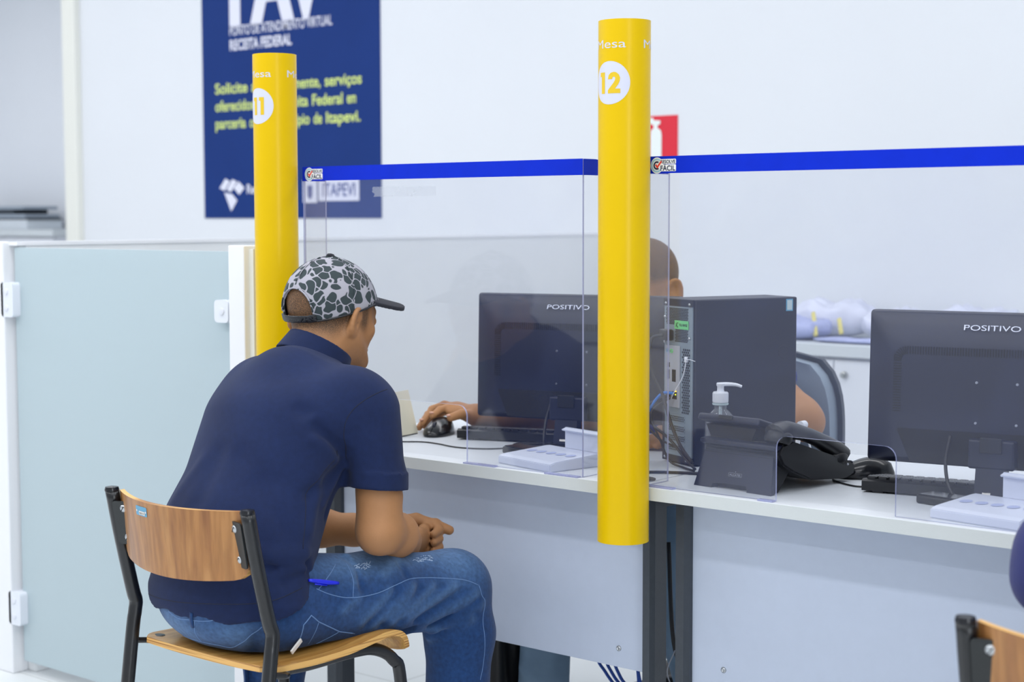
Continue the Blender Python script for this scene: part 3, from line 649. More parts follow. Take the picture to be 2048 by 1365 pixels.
# bags of papers on the low cupboard
def lump(name, cx, cy, rx, ry, h, seed, m, label, cat, z=.8435, group=None):
    rnd = random.Random(seed); b = B(); bmesh.ops.create_icosphere(b, subdivisions=4, radius=1.)
    ph = [rnd.uniform(0, 6) for _ in range(6)]
    for v in b.verts:
        x, y, zz = v.co; a = math.atan2(y, x)
        sq = max(abs(x), abs(y), 1e-3); k = (1/(abs(x)**3.5+abs(y)**3.5+1e-4)**(1/3.5))*math.hypot(x, y) if math.hypot(x, y) > .01 else 1
        k = min(k, 1.3)
        f = 1+.10*math.sin(5*a+ph[0])+.05*math.sin(9*a+ph[1]+4*zz)
        top = h*(.5+.5*zz) if zz < 0 else h*(.5+.5*zz**.6)
        top *= 1+.10*math.sin(7*x+ph[2])*(zz > 0)+.06*math.sin(13*y+9*x+ph[3])*(zz > 0)
        v.co = (x*rx*k*f, y*ry*k, max(0, top))
    o = mobj(name, b, m, smooth=True); o.location = (cx, cy, z); return tag(o, label, cat, group)
def paperstack(cx, cy, w, d, n, z, seed, label, rz=0.):
    rnd = random.Random(seed); b = B(); zz = 0
    for k in range(n):
        h = rnd.uniform(.006, .014); ax, ay = rnd.uniform(-.01, .01), rnd.uniform(-.008, .008)
        box(b, -w/2+ax, -d/2+ay, zz, w/2+ax, d/2+ay, zz+h-.0012, mi=k % 2, bev=.001); zz += h
    o = mobj('paper_stack', b, [MT['paper'], MT['plasticbag']]); o.location = (cx, cy, z); o.rotation_euler = (0, 0, rz); tag(o, label, 'papers', 'papers on the low cupboard'); return zz
lump('bagged_papers', -1.03, 2.39, .13, .075, .075, 3, MT['bagdark'], 'crumpled clear bag of papers lying beside the black computer tower', 'bag', group='bags of papers on the low cupboard')
lump('bagged_papers', -.97, 2.56, .15, .075, .125, 5, MT['plasticbag'], 'taller pale bag of papers behind the crumpled one, held by a yellow strap', 'bag', group='bags of papers on the low cupboard')
lump('bagged_papers', -.69, 2.50, .105, .12, .105, 9, MT['plasticbag'], 'pale bag of papers just left of the right monitor', 'bag', group='bags of papers on the low cupboard')
lump('bagged_papers', -.42, 2.50, .135, .13, .120, 12, MT['plasticbag'], 'flat-topped bag of papers just showing above the right monitor', 'bag', group='bags of papers on the low cupboard')
for (a, bb, lb) in (((-.955, 2.385, .935), (-.915, 2.335, .863), 'long yellow paper strap across the bags beside the computer tower'), ((-.842, 2.36, .920), (-.822, 2.34, .872), 'short yellow strap on the bag nearer the right monitor')):
    b = B(); A = Vector(a); C_ = Vector(bb); mid = (A+C_)/2; tube(b, [A-mid, (A+C_)/2-mid+Vector((.002, -.004, .002)), C_-mid], .009, 8, 4, flat=((0, 1, 0), .25)); o = mobj('yellow_strap', b, MT['strap'], smooth=True); o.location = mid; tag(o, lb, 'strap')
lump('folded_plastic_bag', -.78, 2.335, .13, .035, .018, 21, MT['bagdark'], 'flattened lilac plastic folder at the front of the low cupboard', 'bag')

# ------------------------------------------------------------------ desks
def desk(x0, x1, lx0, lx1, label, num):
    ox = (x0+x1)/2; t = thing('service_desk', (ox, .36, 0), label, 'desk', 'numbered service desks')
    def bx(name, x0_, y0_, z0_, x1_, y1_, z1_, m, bev=0., parent=t, lab=None):
        b = B(); box(b, x0_-ox, y0_-.36, z0_, x1_-ox, y1_-.36, z1_, bev=bev); return mobj(name, b, m, parent, label=lab)
    top = bx('tabletop', x0, .0315, DT-.025, x1, .685, DT, MT['lam'], .0012)
    bx('front_edge_band', x0, .0300, DT-.025, x1, .0315, DT-.0005, MT['edge'], parent=top)
    pn = bx('modesty_panel', lx0[1], .150, .332, lx1[0], .166, DT-.045, MT['lampanel'], .0008)
    for x, z in ((lx1[0]-.07, .372), (lx0[1]+.075, .372), (lx0[1]+.075, .70), (lx1[0]-.07, .70)):
        b = B(); lathe(b, [(.0001, .0015), (.0022, .0015), (.0035, .003), (.0055, .002), (.0062, 0)], 16, M=Matrix.Translation((x-ox, .150-.36, z)) @ Matrix.Rotation(PI/2, 4, 'X')); mobj('screw', b, MT['screw'], pn, smooth=True, angle=50)
    for (a, c) in (lx0, lx1):
        bm = B(); w = c-a
        prism(bm, [(a-ox, .140-.36), (a+w*.2-ox, .128-.36), (c-w*.2-ox, .128-.36), (c-ox, .140-.36), (c-ox, .180-.36), (a-ox, .180-.36)], 2, .03, DT-.026)
        box(bm, a+.002-ox, .52-.36, .03, c-.002-ox, .565-.36, DT-.026, bev=.002); lg = mobj('leg', bm, MT['steel'], t)
        bm = B(); box(bm, a-ox, .07-.36, .0, c-ox, .64-.36, .030, bev=.006); mobj('foot_rail', bm, MT['steel'], lg); bm = B(); box(bm, a+.004-ox, .18-.36, DT-.066, c-.004-ox, .58-.36, DT-.026); mobj('top_rail', bm, MT['steel'], lg)
    return t
desk(-1.004, -.004, (-.985, -.935), (-.050, -.022), 'white service desk under the pipe numbered 11, with the visitor in front of it', 11)
desk(.001, 1.001, (.030, .062), (.93, .98), 'white service desk right of the pipe numbered 12, holding the black desk telephone', 12)

# ------------------------------------------------------------------ numbered pipes
def pipe(x, num, txt_off, circ_off, face, label, notches):
    R, ri = .05, .0472; n = 120; zs = [.637, .7145, .7435, 1.637]
    t = thing('number_pipe', (x, 0, .637), label, 'pipe', 'yellow number pipes')
    b = B(); vo = [[b.verts.new((R*math.cos(2*PI*k/n), R*math.sin(2*PI*k/n), z-.637)) for k in range(n)] for z in zs]
    vi = [[b.verts.new((ri*math.cos(2*PI*k/n), ri*math.sin(2*PI*k/n), z-.637)) for k in range(n)] for z in zs]
    cut = lambda k: math.sin(2*PI*(k+.5)/n) > .555
    for i in range(3):
        for k in range(n):
            if i == 1 and cut(k): continue
            j = (k+1) % n; b.faces.new((vo[i][k], vo[i][j], vo[i+1][j], vo[i+1][k])); b.faces.new((vi[i][j], vi[i][k], vi[i+1][k], vi[i+1][j]))
    for k in range(n):
        j = (k+1) % n
        b.faces.new((vo[0][j], vo[0][k], vi[0][k], vi[0][j])); b.faces.new((vo[3][k], vo[3][j], vi[3][j], vi[3][k]))
        if cut(k):
            b.faces.new((vo[1][k], vo[1][j], vi[1][j], vi[1][k])); b.faces.new((vo[2][j], vo[2][k], vi[2][k], vi[2][j]))
            if not cut((k-1) % n): b.faces.new((vo[1][k], vi[1][k], vi[2][k], vo[2][k]))
            if not cut((k+1) % n): b.faces.new((vi[1][j], vo[1][j], vo[2][j], vi[2][j]))
    mobj('tube', b, MT['yellow'], t, smooth=True, angle=40)
    def wrap(bm, th0, z, rad, mi, dest):
        for s in np.arange(-.045, .0451, .003): bmesh.ops.bisect_plane(bm, geom=bm.verts[:]+bm.edges[:]+bm.faces[:], plane_co=(s, 0, 0), plane_no=(1, 0, 0), dist=1e-6)
        put(bm, lambda u, v: (rad*math.cos(th0+u/.05), rad*math.sin(th0+u/.05), z-.637+v), dest, mi)
    base = math.radians(face)
    def digit1(x0, h): return [(x0, 0), (x0, h*.80), (x0-.0045, h*.80), (x0-.0045, h), (x0+.0095, h), (x0+.0095, 0)]
    def digit2(x0, h):
        s = h/.040; O = [(0, 0), (.0255, 0), (.0255, .0085), (.0150, .0085), (.0215, .0165), (.0245, .0230), (.0250, .0290), (.0225, .0350), (.0175, .0390), (.0125, .0400), (.0065, .0385), (.0020, .0345), (.0003, .0285), (.0003, .0265), (.0093, .0265), (.0100, .0295), (.0125, .0312), (.0150, .0300), (.0158, .0275), (.0148, .0240), (.0120, .0195), (.0, .0060)]
        return [(x0+x*s, y*s) for x, y in O]
    for r in range(2):
        b1 = B(); o = math.radians(125*r)
        bm, w = text2d('Mesa', 1., .0, width=.0715, align='C')
        for v in bm.verts: v.co.y *= .0165/.72
        wrap(bm, base+math.radians(txt_off)+o, 1.583, R+.0003, 0, b1); mobj('desk_word', b1, MT['white'], t)
    for r in range(2):
        b2 = B(); o = math.radians(180*r)
        rad = .0405; bm = poly2d([(rad*math.cos(2*PI*k/64), rad*math.sin(2*PI*k/64)) for k in range(64)])
        wrap(bm, base+math.radians(circ_off)+o, 1.518, R+.0003, 0, b2); disc = mobj('number_disc', b2, MT['white'], t)
        shapes = [digit1(-.0205, .040), digit2(-.0035, .040)] if num == '12' else [digit1(-.0125, .040), digit1(.0085, .040)]
        for sp in shapes:
            b3 = B(); bm = poly2d([(x, y-.020) for x, y in sp]); wrap(bm, base+math.radians(circ_off)+o, 1.518, R+.0006, 0, b3); mobj('digit', b3, MT['yelltxt'], disc)
    return t
pipe(-.993, '11', -50, -50, -41.7, 'yellow pipe numbered 11, upright at the desk corner behind the visitor', 0)
pipe(0., '12', -38, -34, -53.6, 'yellow pipe numbered 12, upright between the two desks', 0)

# ------------------------------------------------------------------ acrylic screens
def logo(dest_parent, x, z, y, s):
    b = B(); h = .030*s
    for wd, zz, hh in (('RESOLVE', .0035, .0065), ('FÁCIL', -.0105, .0100)):
        put(poly2d(rrect(x+.0180*s, z+(zz-.0014)*s, x+.0550*s, z+(zz+hh+.0016)*s, .0018*s)), lambda u, v: (u, y, v), b)
    bm = poly2d([(x+.011*s+.0145*s*math.cos(2*PI*k/40), z-.0005*s+.0155*s*math.sin(2*PI*k/40)) for k in range(40)]); put(bm, lambda u, v: (u, y-.0001, v), b)
    o = mobj('sticker', b, MT['logow'], dest_parent)
    def ring(r0, r1, a0, a1, yy, m, nm):
        b = B(); n = 24; P = [(r0*math.cos(a), r0*math.sin(a)) for a in np.linspace(a0, a1, n)]+[(r1*math.cos(a), r1*math.sin(a)) for a in np.linspace(a1, a0, n)]
        bm = poly2d([(x+.011*s+u*s, z-.0005*s+v*s) for u, v in P]); put(bm, lambda u, v: (u, yy, v), b); mobj(nm, b, m, o)
    ring(.0100, .0135, .9, 5.6, y-.0003, MT['logob'], 'light_ring'); ring(.0050, .0082, 1.0, 5.3, y-.0003, MT['logon'], 'navy_ring')
    b = B(); cx, cz = x+.0125*s, z-.001*s
    put(poly2d([(cx-.006*s, cz+.001*s), (cx-.0035*s, cz+.0035*s), (cx-.0005*s, cz), (cx+.0075*s, cz+.0095*s), (cx+.0105*s, cz+.0075*s), (cx-.0005*s, cz-.0055*s)]), lambda u, v: (u, y-.0005, v), b); mobj('check_mark', b, MT['logor'], o)
    for wd, zz, hh in (('RESOLVE', .0035, .0065), ('FÁCIL', -.0105, .0100)):
        b = B(); bm, _ = text2d(wd, 1., .02, width=.034*s)
        for v in bm.verts: v.co.y *= hh*s/.73
        put(bm, lambda u, v: (x+.0195*s+u, y-.0004, z+zz*s+v), b); mobj('sticker_word', b, MT['logon'], o)
def screen(x0, x1, y, s0, s1, label, foot, ztop=1.381):
    ox = (x0+x1)/2; t = thing('acrylic_screen', (ox, y, DT), label, 'screen', 'acrylic screens on the desks'); th = .004; H = ztop-DT; zz = .0008
    slot = [(s1-ox, zz)]+[(s1-ox-.022+.022*math.cos(a), .123-.022+.022*math.sin(a)) for a in np.linspace(0, PI/2, 7)]+[(s0-ox+.022+.022*math.cos(a), .123-.022+.022*math.sin(a)) for a in np.linspace(PI/2, PI, 7)]+[(s0-ox, zz)]
    pts = [(x0-ox, zz), (x0-ox, H), (x1-ox, H), (x1-ox, zz)]+slot
    b = B(); prism(b, pts, 1, -.002, .002, mi=0, mi_side=1)
    pane = mobj('front_pane', b, [MT['acry'], MT['aedge']], t)
    for sx, nm in ((x0, 'side_wing'), (x1, 'side_wing')):
        b = B(); d = .068; rr = .028
        out = [(.0022, zz), (d, zz)]+[(d-rr+rr*math.cos(a), H-rr+rr*math.sin(a)) for a in np.linspace(0, PI/2, 7)]+[(.0022, H)]
        a_ = sx-ox if sx == x0 else sx-ox-th
        prism(b, out, 0, a_, a_+th, mi=0, mi_side=1); wg = mobj(nm, b, [MT['acry'], MT['aedge']], t)
        b = B(); e = -.0006 if sx == x0 else th
        o2 = [(.0, H-.032), (d-.0, H-.032)]+[(d-rr+rr*math.cos(a)+.0003, H-rr+rr*math.sin(a)+.0003) for a in np.linspace(0.05, PI/2, 7)]+[(.0, H+.0003)]
        prism(b, o2, 0, a_+e, a_+e+.0006); mobj('blue_band', b, MT['blue'], wg)
    b = B(); box(b, x0-ox-.0005, -.0029, H-.032, x1-ox+.0005, -.0022, H+.0006); band = mobj('blue_band', b, MT['blue'], pane)
    logo(band, x0-ox+.012, H-.0165, -.0033, 1.0)
    for a_, c_ in foot:
        b = B(); box(b, a_-ox, -.014, .0003, c_-ox, -.0023, .0033, mi=0); mobj('foot_tab', b, [MT['aedge']], pane)
    return t
screen(-.951, -.135, .047, -.682, -.448, 'clear acrylic screen with a blue top band between the pipes numbered 11 and 12', ((-.448, -.36), (-.225, -.139)))
screen(.020, .840, .051, .312, .553, 'clear acrylic screen with a blue top band to the right of the pipe numbered 12', ((.28, .312), (.024, .09)))
# strip of old tape on the left screen
b = B(); rnd = random.Random(4); pts = [(0, 0), (.19, .001), (.19, .021), (0, .022)]+[(-.004+.010*rnd.random(), .022-.0022*k) for k in range(1, 10)]
put(poly2d(pts), lambda u, v: (u, 0, v), b); tp = mobj('tape_residue', b, acrylic('old_tape', (.95, .95, .96), .30, (206, 212, 222), rough=.35)); tp.location = (-.723, .0445, 1.311); tag(tp, 'torn strip of old clear tape on the left acrylic screen', 'tape')

# ------------------------------------------------------------------ monitors
def monitor(x, y, ang, label, tilt=2.):
    """origin: foot on the desk; back towards -y (local), seen from behind"""
    t = thing('monitor', (x, y, DT), label, 'monitor', 'monitors seen from behind', rz=math.radians(ang))
    b = B(); w, h, z0 = .250, .290, .058
    # casing: bezel slab and a sloping rear shell
    def ringv(hw, za, zb, yy, r): return [b.verts.new((u, yy, v)) for u, v in rrect(-hw, za, hw, zb, r, 5)]
    prof = [(w-.003, z0+.003, z0+h-.003, .030, .006), (w, z0, z0+h, .026, .008), (w, z0, z0+h, .008, .008), (w-.006, z0+.004, z0+h-.006, -.002, .012), (w-.052, z0+.012, z0+h-.062, -.020, .028), (w-.062, z0+.014, z0+h-.072, -.022, .026)]
    R = [ringv(*p) for p in prof]
    for A, C_ in zip(R[:-1], R[1:]):
        for k in range(len(A)): b.faces.new((A[k], A[(k+1) % len(A)], C_[(k+1) % len(A)], C_[k]))
    b.faces.new(R[0][::-1]); b.faces.new(R[-1]); bmesh.ops.recalc_face_normals(b, faces=b.faces[:])
    Mt = Matrix.Translation((0, 0, z0)) @ Matrix.Rotation(math.radians(-tilt), 4, 'X') @ Matrix.Translation((0, 0, -z0))
    bmesh.ops.transform(b, matrix=Mt, verts=b.verts[:]); cs = mobj('casing', b, MT['grey'], t, smooth=True, angle=38)
    def add(name, bm, m, par=cs, sm=False): bmesh.ops.transform(bm, matrix=Mt, verts=bm.verts[:]); return mobj(name, bm, m, par, smooth=sm, angle=40)
    b = B(); box(b, -w+.012, .0265, z0+.014, w-.012, .0305, z0+h-.012); add('display', b, MT['blackg'])
    b = B()                                           # ventilation slits along the top and the sides of the raised back
    L = [(-w+.064, z0+.10+k*.0050, 0) for k in range(22)]
    for k in range(8): a = PI-k/8*PI/2; L.append((-w+.082+.018*math.cos(a), z0+h-.0925+.018*math.sin(a), PI-a))
    n = int((2*w-.164)/.0050); L += [(-w+.082+k*.0050, z0+h-.0745, PI/2) for k in range(n)]
    for k in range(8): a = PI/2-k/8*PI/2; L.append((w-.082+.018*math.cos(a), z0+h-.0925+.018*math.sin(a), PI-a))
    L += [(w-.064, z0+.10+k*.0050, 0) for k in range(22)]
    for u, v, a in L:
        vs = box(b, -.0075, -.0008, -.0011, .0075, .0005, .0011); bmesh.ops.transform(b, matrix=Matrix.Translation((u, -.0222, v)) @ Matrix.Rotation(a, 4, 'Y'), verts=vs)
    add('vent_slits', b, MT['dark'])
    b = B(); bm, _ = text2d('POSITIVO', 1., .0, width=.104, align='C')
    for v in bm.verts: v.co.y *= .0105/.73
    put(bm, lambda u, v: (u-.013, -.0122-(.0105-v)*.32, z0+h-.034+v), b); add('maker_lettering', b, MT['chrome'])
    b = B(); prism(b, [(-w+.066, z0+.068), (w-.066, z0+.068), (w-.068, z0+.060), (w-.092, z0+.006), (-w+.092, z0+.006), (-w+.068, z0+.060)], 1, -.0228, -.0200); add('lower_recess', b, MT['dark'])
    for u, v in ((-.037, .085), (.037, .085), (-.037, .160), (.037, .160)):
        b = B(); lathe(b, [(.0001, .001), (.0022, .001), (.003, 0)], 12, M=Matrix.Translation((u, -.0222, z0+v)) @ Matrix.Rotation(PI/2, 4, 'X')); add('screw', b, MT['chrome'], sm=True)
    b = B(); box(b, .128, -.0235, z0+.10, .150, -.0224, z0+.146); add('rating_label', b, MT['silver'])
    b = B(); box(b, -.042, -.050, z0+.004, .042, -.0215, z0+.058, bev=.004); hb = add('hinge_block', b, MT['grey'], t)
    b = B(); box(b, -.020, -.0535, z0+.034, .020, -.050, z0+.062, bev=.001); add('cover_notch', b, MT['black'], hb)
    # neck and foot
    b = B(); prism(b, [(-.046, z0+.020), (-.020, z0+.020), (-.030, .012), (-.060, .012)], 0, -.027, .027); nk = mobj('neck', b, MT['grey'], t)
    b = B(); prism(b, [(-.0478, z0-.006), (-.0470, z0-.006), (-.0585, .018), (-.0593, .018)], 0, -.012, .003); lb = mobj('barcode_label', b, MT['paper'], nk)
    b = B(); rnd = random.Random(2)
    z = z0-.012
    while z > .024:
        hh = rnd.choice((.0007, .0012, .0018)); yy = lambda zz: -.0481-(z0-.006-zz)/(z0-.024)*.0113
        v = [b.verts.new(q) for q in ((-.010, yy(z), z), (-.003, yy(z), z), (-.003, yy(z-hh), z-hh), (-.010, yy(z-hh), z-hh))]; b.faces.new(v); z -= hh+rnd.choice((.0008, .0014))
    mobj('barcode', b, MT['ink'], lb)
    b = B(); prism(b, rrect(-.115, -.110, .115, -.036, .03, 8), 2, 0., .010); bmesh.ops.recalc_face_normals(b, faces=b.faces[:]); mobj('stand_foot', b, MT['blackg'], t, smooth=True, angle=40)
    return t
monitor(-.430, .395, 15.5, 'black monitor seen from behind, between the pipes numbered 11 and 12')
monitor(.620, .320, 9.5, 'black monitor seen from behind on the right-hand desk')
def cable(name, pts, r, m, label, cat='cable', group=None, parent=None, sm=8):
    c0 = Vector(pts[0]); b = B(); tube(b, [Vector(p)-c0 for p in pts], r, 8, sm); o = mobj(name, b, m, smooth=True); o.location = c0; return tag(o, label, cat, group)
cable('monitor_cable', [(-.470, .372, .860), (-.474, .350, .81), (-.462, .325, .765), (-.430, .300, .7475), (-.37, .32, .7455)], .0035, MT['cable'], 'thick black cable hanging from the left monitor', group='monitor cables')
cable('monitor_cable', [(.545, .280, .860), (.545, .262, .81), (.563, .245, .765), (.595, .235, .7475), (.66, .25, .7455)], .0035, MT['cable'], 'thick black cable hanging from the right monitor', group='monitor cables')

# ------------------------------------------------------------------ keyboards and mice
def keyboard(x, y, ang, label):
    t = thing('keyboard', (x, y, DT), label, 'keyboard', 'black keyboards', rz=math.radians(ang))   # local: back edge along x at y=0, keys towards +y
    b = B(); prism(b, [(0, .004), (0, .022), (.008, .026), (.14, .010), (.15, .004)], 0, 0., .44); bmesh.ops.recalc_face_normals(b, faces=b.faces[:]); base = mobj('base', b, MT['black'], t)
    for s in (.02, .40):
        b = B(); box(b, s, .004, 0, s+.02, .010, .0045); mobj('foot', b, MT['black'], t)
    for r in range(6):
        yk = .016+r*.021; zk = .0255-(yk-.008)*.121
        b = B()
        for k in range(20):
            u = .008+k*.0212
            vs = box(b, u, yk-.0085, zk-.002, u+.0175, yk+.0085, zk+.0065, bev=.0018, seg=1)
        tag(mobj('key_row', b, MT['black'], base))
    return t
keyboard(-.712, .306, 20., 'black keyboard lying behind the left monitor')
keyboard(.382, .246, 12., 'black keyboard lying behind the right monitor')
def mouse(x, y, ang, label, m):
    t = thing('mouse', (x, y, DT), label, 'mouse', 'black computer mice', rz=math.radians(ang)); t.scale = (1.12,)*3   # nose towards -y
    b = B(); n = 28
    prof = [(.0, .96, 0.), (.004, 1.0, 0.), (.010, .985, 0.), (.018, .93, .0), (.026, .80, .004), (.032, .60, .007), (.0355, .36, .010), (.0368, .12, .011)]
    rings = []
    for z, s, sh in prof:
        R = []
        for k in range(n):
            a = 2*PI*k/n; X = .030*math.cos(a)*s*(1-.10*math.sin(a)**2*math.sin(a)); Y = .056*math.sin(a)*s+sh
            zz = z*(.62+.38*min(1, max(0, (Y+.056)/.06))) if z > .008 else z
            R.append(b.verts.new((X, Y, zz)))
        rings.append(R)
    for A, C_ in zip(rings[:-1], rings[1:]):
        for k in range(n): b.faces.new((A[k], A[(k+1) % n], C_[(k+1) % n], C_[k]))
    b.faces.new(rings[0][::-1]); b.faces.new(rings[-1]); sh_ = mobj('shell', b, MT['blackg'], t, smooth=True)
    b = B(); lathe(b, [(.0001, -.003), (.009, -.003), (.010, 0), (.009, .003), (.0001, .003)], 20, M=Matrix.Translation((0, -.026, .0215)) @ Matrix.Rotation(PI/2, 4, 'Y')); mobj('scroll_wheel', b, MT['grey'], t, smooth=True, angle=40)
    b = B(); tube(b, [(0, -.054, .0120), (0, -.040, .0195), (0, -.02, .0268), (0, .0, .0325)], .0007, 5, 4); mobj('button_seam', b, MT['dark'], t)
    return t
mouse(-.805, .345, 22., 'black mouse under the hand of the man behind the screen', 0)
mouse(.300, .408, -52., 'black mouse lying alone beside the right-hand keyboard', 0)
cable('mouse_cable', [(-.825, .290, .748), (-.842, .262, .7432), (-.845, .215, .743), (-.79, .185, .743), (-.74, .215, .743), (-.69, .215, .743), (-.62, .200, .743), (-.56, .215, .743), (-.52, .255, .7435), (-.47, .30, .752), (-.44, .335, .7535)], .0016, MT['cable'], 'thin black mouse cable curling on the left desk', 'cable', 'mouse cables')
cable('mouse_cable', [(.262, .372, .750), (.268, .340, .7432), (.300, .310, .743), (.345, .290, .743), (.372, .300, .743), (.395, .285, .743), (.42, .29, .743)], .0018, MT['cable'], 'thin black mouse cable on the right desk', 'cable', 'mouse cables')

# ------------------------------------------------------------------ white stands holding black scanners
def tray(x, y, ang, label, label2):
    t = thing('white_stand_tray', (x, y, DT), label, 'tray', 'white plastic trays behind the screens', rz=math.radians(ang))
    b = B(); prism(b, [(-.002, .0), (-.002, .016), (.012, .020), (.125, .027), (.140, .027), (.140, .0)], 0, -.088, .088); bmesh.ops.recalc_face_normals(b, faces=b.faces[:])
    bmesh.ops.bevel(b, geom=b.edges[:], offset=.0015, segments=2, affect='EDGES'); mobj('base', b, MT['whttray'], t)
    b = B(); prism(b, rrect(-.030, .0275, .118, .072, .016, 5, (1, 0, 0, 0)), 1, .136, .140); mobj('back_plate', b, MT['whttray'], t)
    b = B(); prism(b, [(.126, .068), (.140, .072), (.140, .069), (.128, .065)], 0, -.030, .102); mobj('back_lip', b, MT['whttray'], t)
    for k in range(5):
        b = B(); u = -.062+k*.030; bm = poly2d([(.011*math.cos(2*PI*j/24), .006*math.sin(2*PI*j/24)) for j in range(24)])
        put(bm, lambda p, q: (u+p, .070+q*2+k*.002, .0240+(q*2)*.062+.0004+k*.00012), b); mobj('oval_mark', b, MT['oval'], t)
    a = math.radians(ang)
    s = thing('card_scanner', (x-.128, y+.148, DT), label2, 'scanner', 'black scanners behind the white trays', rz=a)
    b = B(); box(b, -.042, -.026, .0, .042, .026, .016, bev=.004); mobj('body', b, MT['black'], s, smooth=True, angle=40)
    b = B(); box(b, -.038, -.022, .0163, .038, .022, .018, bev=.001); mobj('glossy_top', b, MT['blackg'], s)
tray(-.310, .072, -12., 'white plastic tray behind the left acrylic screen', 'flat black card reader beside the left white tray')
tray(.690, .072, -8., 'white plastic tray behind the right acrylic screen', 'flat black card reader beside the right white tray')

# ------------------------------------------------------------------ computer tower
t = thing('computer_tower', (-.1456, .341, DT), 'black upright computer with its perforated grey back turned to us, behind the right screen', 'computer', rz=math.radians(-22.)); t.scale = (1.15, 1, 1)
tw, td, tht = .100, .268, .352
b = B(); box(b, 0, .004, .004, tw, td, tht, bev=.003); mobj('case', b, MT['tower'], t)
for u in (.012, tw-.022):
    b = B(); box(b, u, .02, 0, u+.010, td-.02, .004); mobj('foot', b, MT['black'], t)
b = B(); box(b, .0035, .0, .0055, tw-.005, .0045, tht-.004, bev=.001); rp = mobj('rear_panel', b, MT['zinc'], t)
b = B(); box(b, .002, -.0010, tht-.016, tw-.002, .003, tht-.001); box(b, .002, -.001, .004, tw-.003, .003, .018); box(b, .0, -.001, .004, .006, .003, .12); mobj('black_frame', b, MT['tower'], rp)
def hexes(name, x0, z0, x1, z1, r, m, par, skip=None):
    b = B(); dx, dz = r*2.35, r*2.05; row = 0; z = z0
    while z < z1:
        x = x0+(dx/2 if row % 2 else 0)
        while x < x1:
            if not (skip and skip(x, z)):
                b.faces.new([b.verts.new((x+r*math.cos(PI/6+k*PI/3), -.0006, z+r*math.sin(PI/6+k*PI/3))) for k in range(6)])
            x += dx
        z += dz; row += 1
    return mobj(name, b, m, par)
hexes('power_vent', .012, .262, .082, .334, .0016, MT['dark'], rp, lambda x, z: z < .296 and x < .042)
hexes('fan_vent', .066, .112, .090, .248, .0026, MT['dark'], rp)
for k in range(4):
    z = .026+k*.021; b = B(); box(b, .018, -.0012, z, .074, .0, z+.016, bev=.0004); s = mobj('slot_cover', b, MT['zinc'], rp)
    b = B()
    for j in range(11):
        for q in range(3):
            x = .022+j*.0048+(q % 2)*.0024
            b.faces.new([b.verts.new((x+.0018*math.cos(PI/6+i*PI/3), -.0015, z+.004+q*.004+.0018*math.sin(PI/6+i*PI/3))) for i in range(6)])
    mobj('slot_holes', b, MT['dark'], s)
b = B(); box(b, .010, -.0025, .120, .058, .0, .252, bev=.0008); io = mobj('port_plate', b, MT['silver'], rp, label='lighter grey port plate')
b = B()
for (x, z, w_, h_) in ((.018, .205, .008, .010), (.018, .180, .007, .020), (.034, .175, .012, .026), (.016, .140, .014, .013), (.034, .138, .016, .016)): box(b, x, -.0030, z, x+w_, -.0024, z+h_)
mobj('port', b, MT['dark'], io)
for (x, c_) in ((.020, 'labelblue'), (.032, 'lime')):
    b = B(); lathe(b, [(.0024, 0), (.0024, .0012), (.0046, .0012), (.0046, 0)], 18, M=Matrix.Translation((x, -.0026, .240)) @ Matrix.Rotation(PI/2, 4, 'X'), cap=False); mobj('round_port', b, MT[c_], io)
b = B(); box(b, .040, -.0016, .288, .085, -.0007, .306); gl = mobj('green_label', b, MT['lime'], rp, label='small green voltage label')
b = B(); bm, _ = text2d('FULL RANGE', 1., .02, width=.026)
for v in bm.verts: v.co.y *= .0055/.73
put(bm, lambda u, v: (.056+u, -.0020, .2945+v), b); mobj('label_text', b, MT['ink'], gl)
b = B(); bm, _ = text2d('AC', 1., .02, width=.0080)
for v in bm.verts: v.co.y *= .011/.73
put(bm, lambda u, v: (.044+u, -.0020, .2915+v), b); mobj('label_text', b, MT['ink'], gl)
b = B(); box(b, .006, -.016, .262, .036, -.001, .286, bev=.003); pl = mobj('power_plug', b, MT['black'], rp)
for x, z in ((.010, .341), (.088, .341), (.007, .312), (.006, .258), (.009, .011), (.080, .011), (.088, .270)):
    b = B(); lathe(b, [(.0001, .0022), (.0018, .0022), (.003, .001), (.003, 0)], 12, M=Matrix.Translation((x, -.0008, z)) @ Matrix.Rotation(PI/2, 4, 'X')); mobj('screw', b, MT['screw'], rp, smooth=True, angle=50)
for z, m in ((.154, 'led'), (.147, 'led2')):
    b = B(); box(b, .0455, -.0040, z, .0480, -.0026, z+.0022); mobj('network_light', b, MT[m], io)
b = B(); box(b, tw, td-.030, tht-.030, tw+.0006, td-.012, tht-.004); sk = mobj('side_sticker', b, MT['labelblue'], t)
b = B(); box(b, tw+.0005, td-.0275, tht-.0275, tw+.0009, td-.0145, tht-.0065); mobj('sticker_face', b, MT['labelpale'], sk)
b = B(); lathe(b, [(.012, 0), (.0135, .0009), (.015, 0)], 28, M=Matrix.Translation((tw, td-.035, .235)) @ Matrix.Rotation(PI/2, 4, 'Y'), cap=False); mobj('thumb_dimple', b, MT['tower'], t, smooth=True)
ca, sa = math.cos(math.radians(-22)), math.sin(math.radians(-22))
def tw_(x, y, z): x *= 1.15; return (-.1456+x*ca-y*sa, .341+x*sa+y*ca, DT+z)
CG = 'cables behind the computer tower'
cable('power_cable', [tw_(.020, -.016, .274), tw_(.012, -.040, .262), tw_(.022, -.045, .20), tw_(.045, -.035, .15), tw_(.075, -.035, .09), tw_(.12, -.045, .05), tw_(.15, -.04, .02)], .0038, MT['cable'], 'thickest black cable dropping from the plug of the computer tower', group=CG)
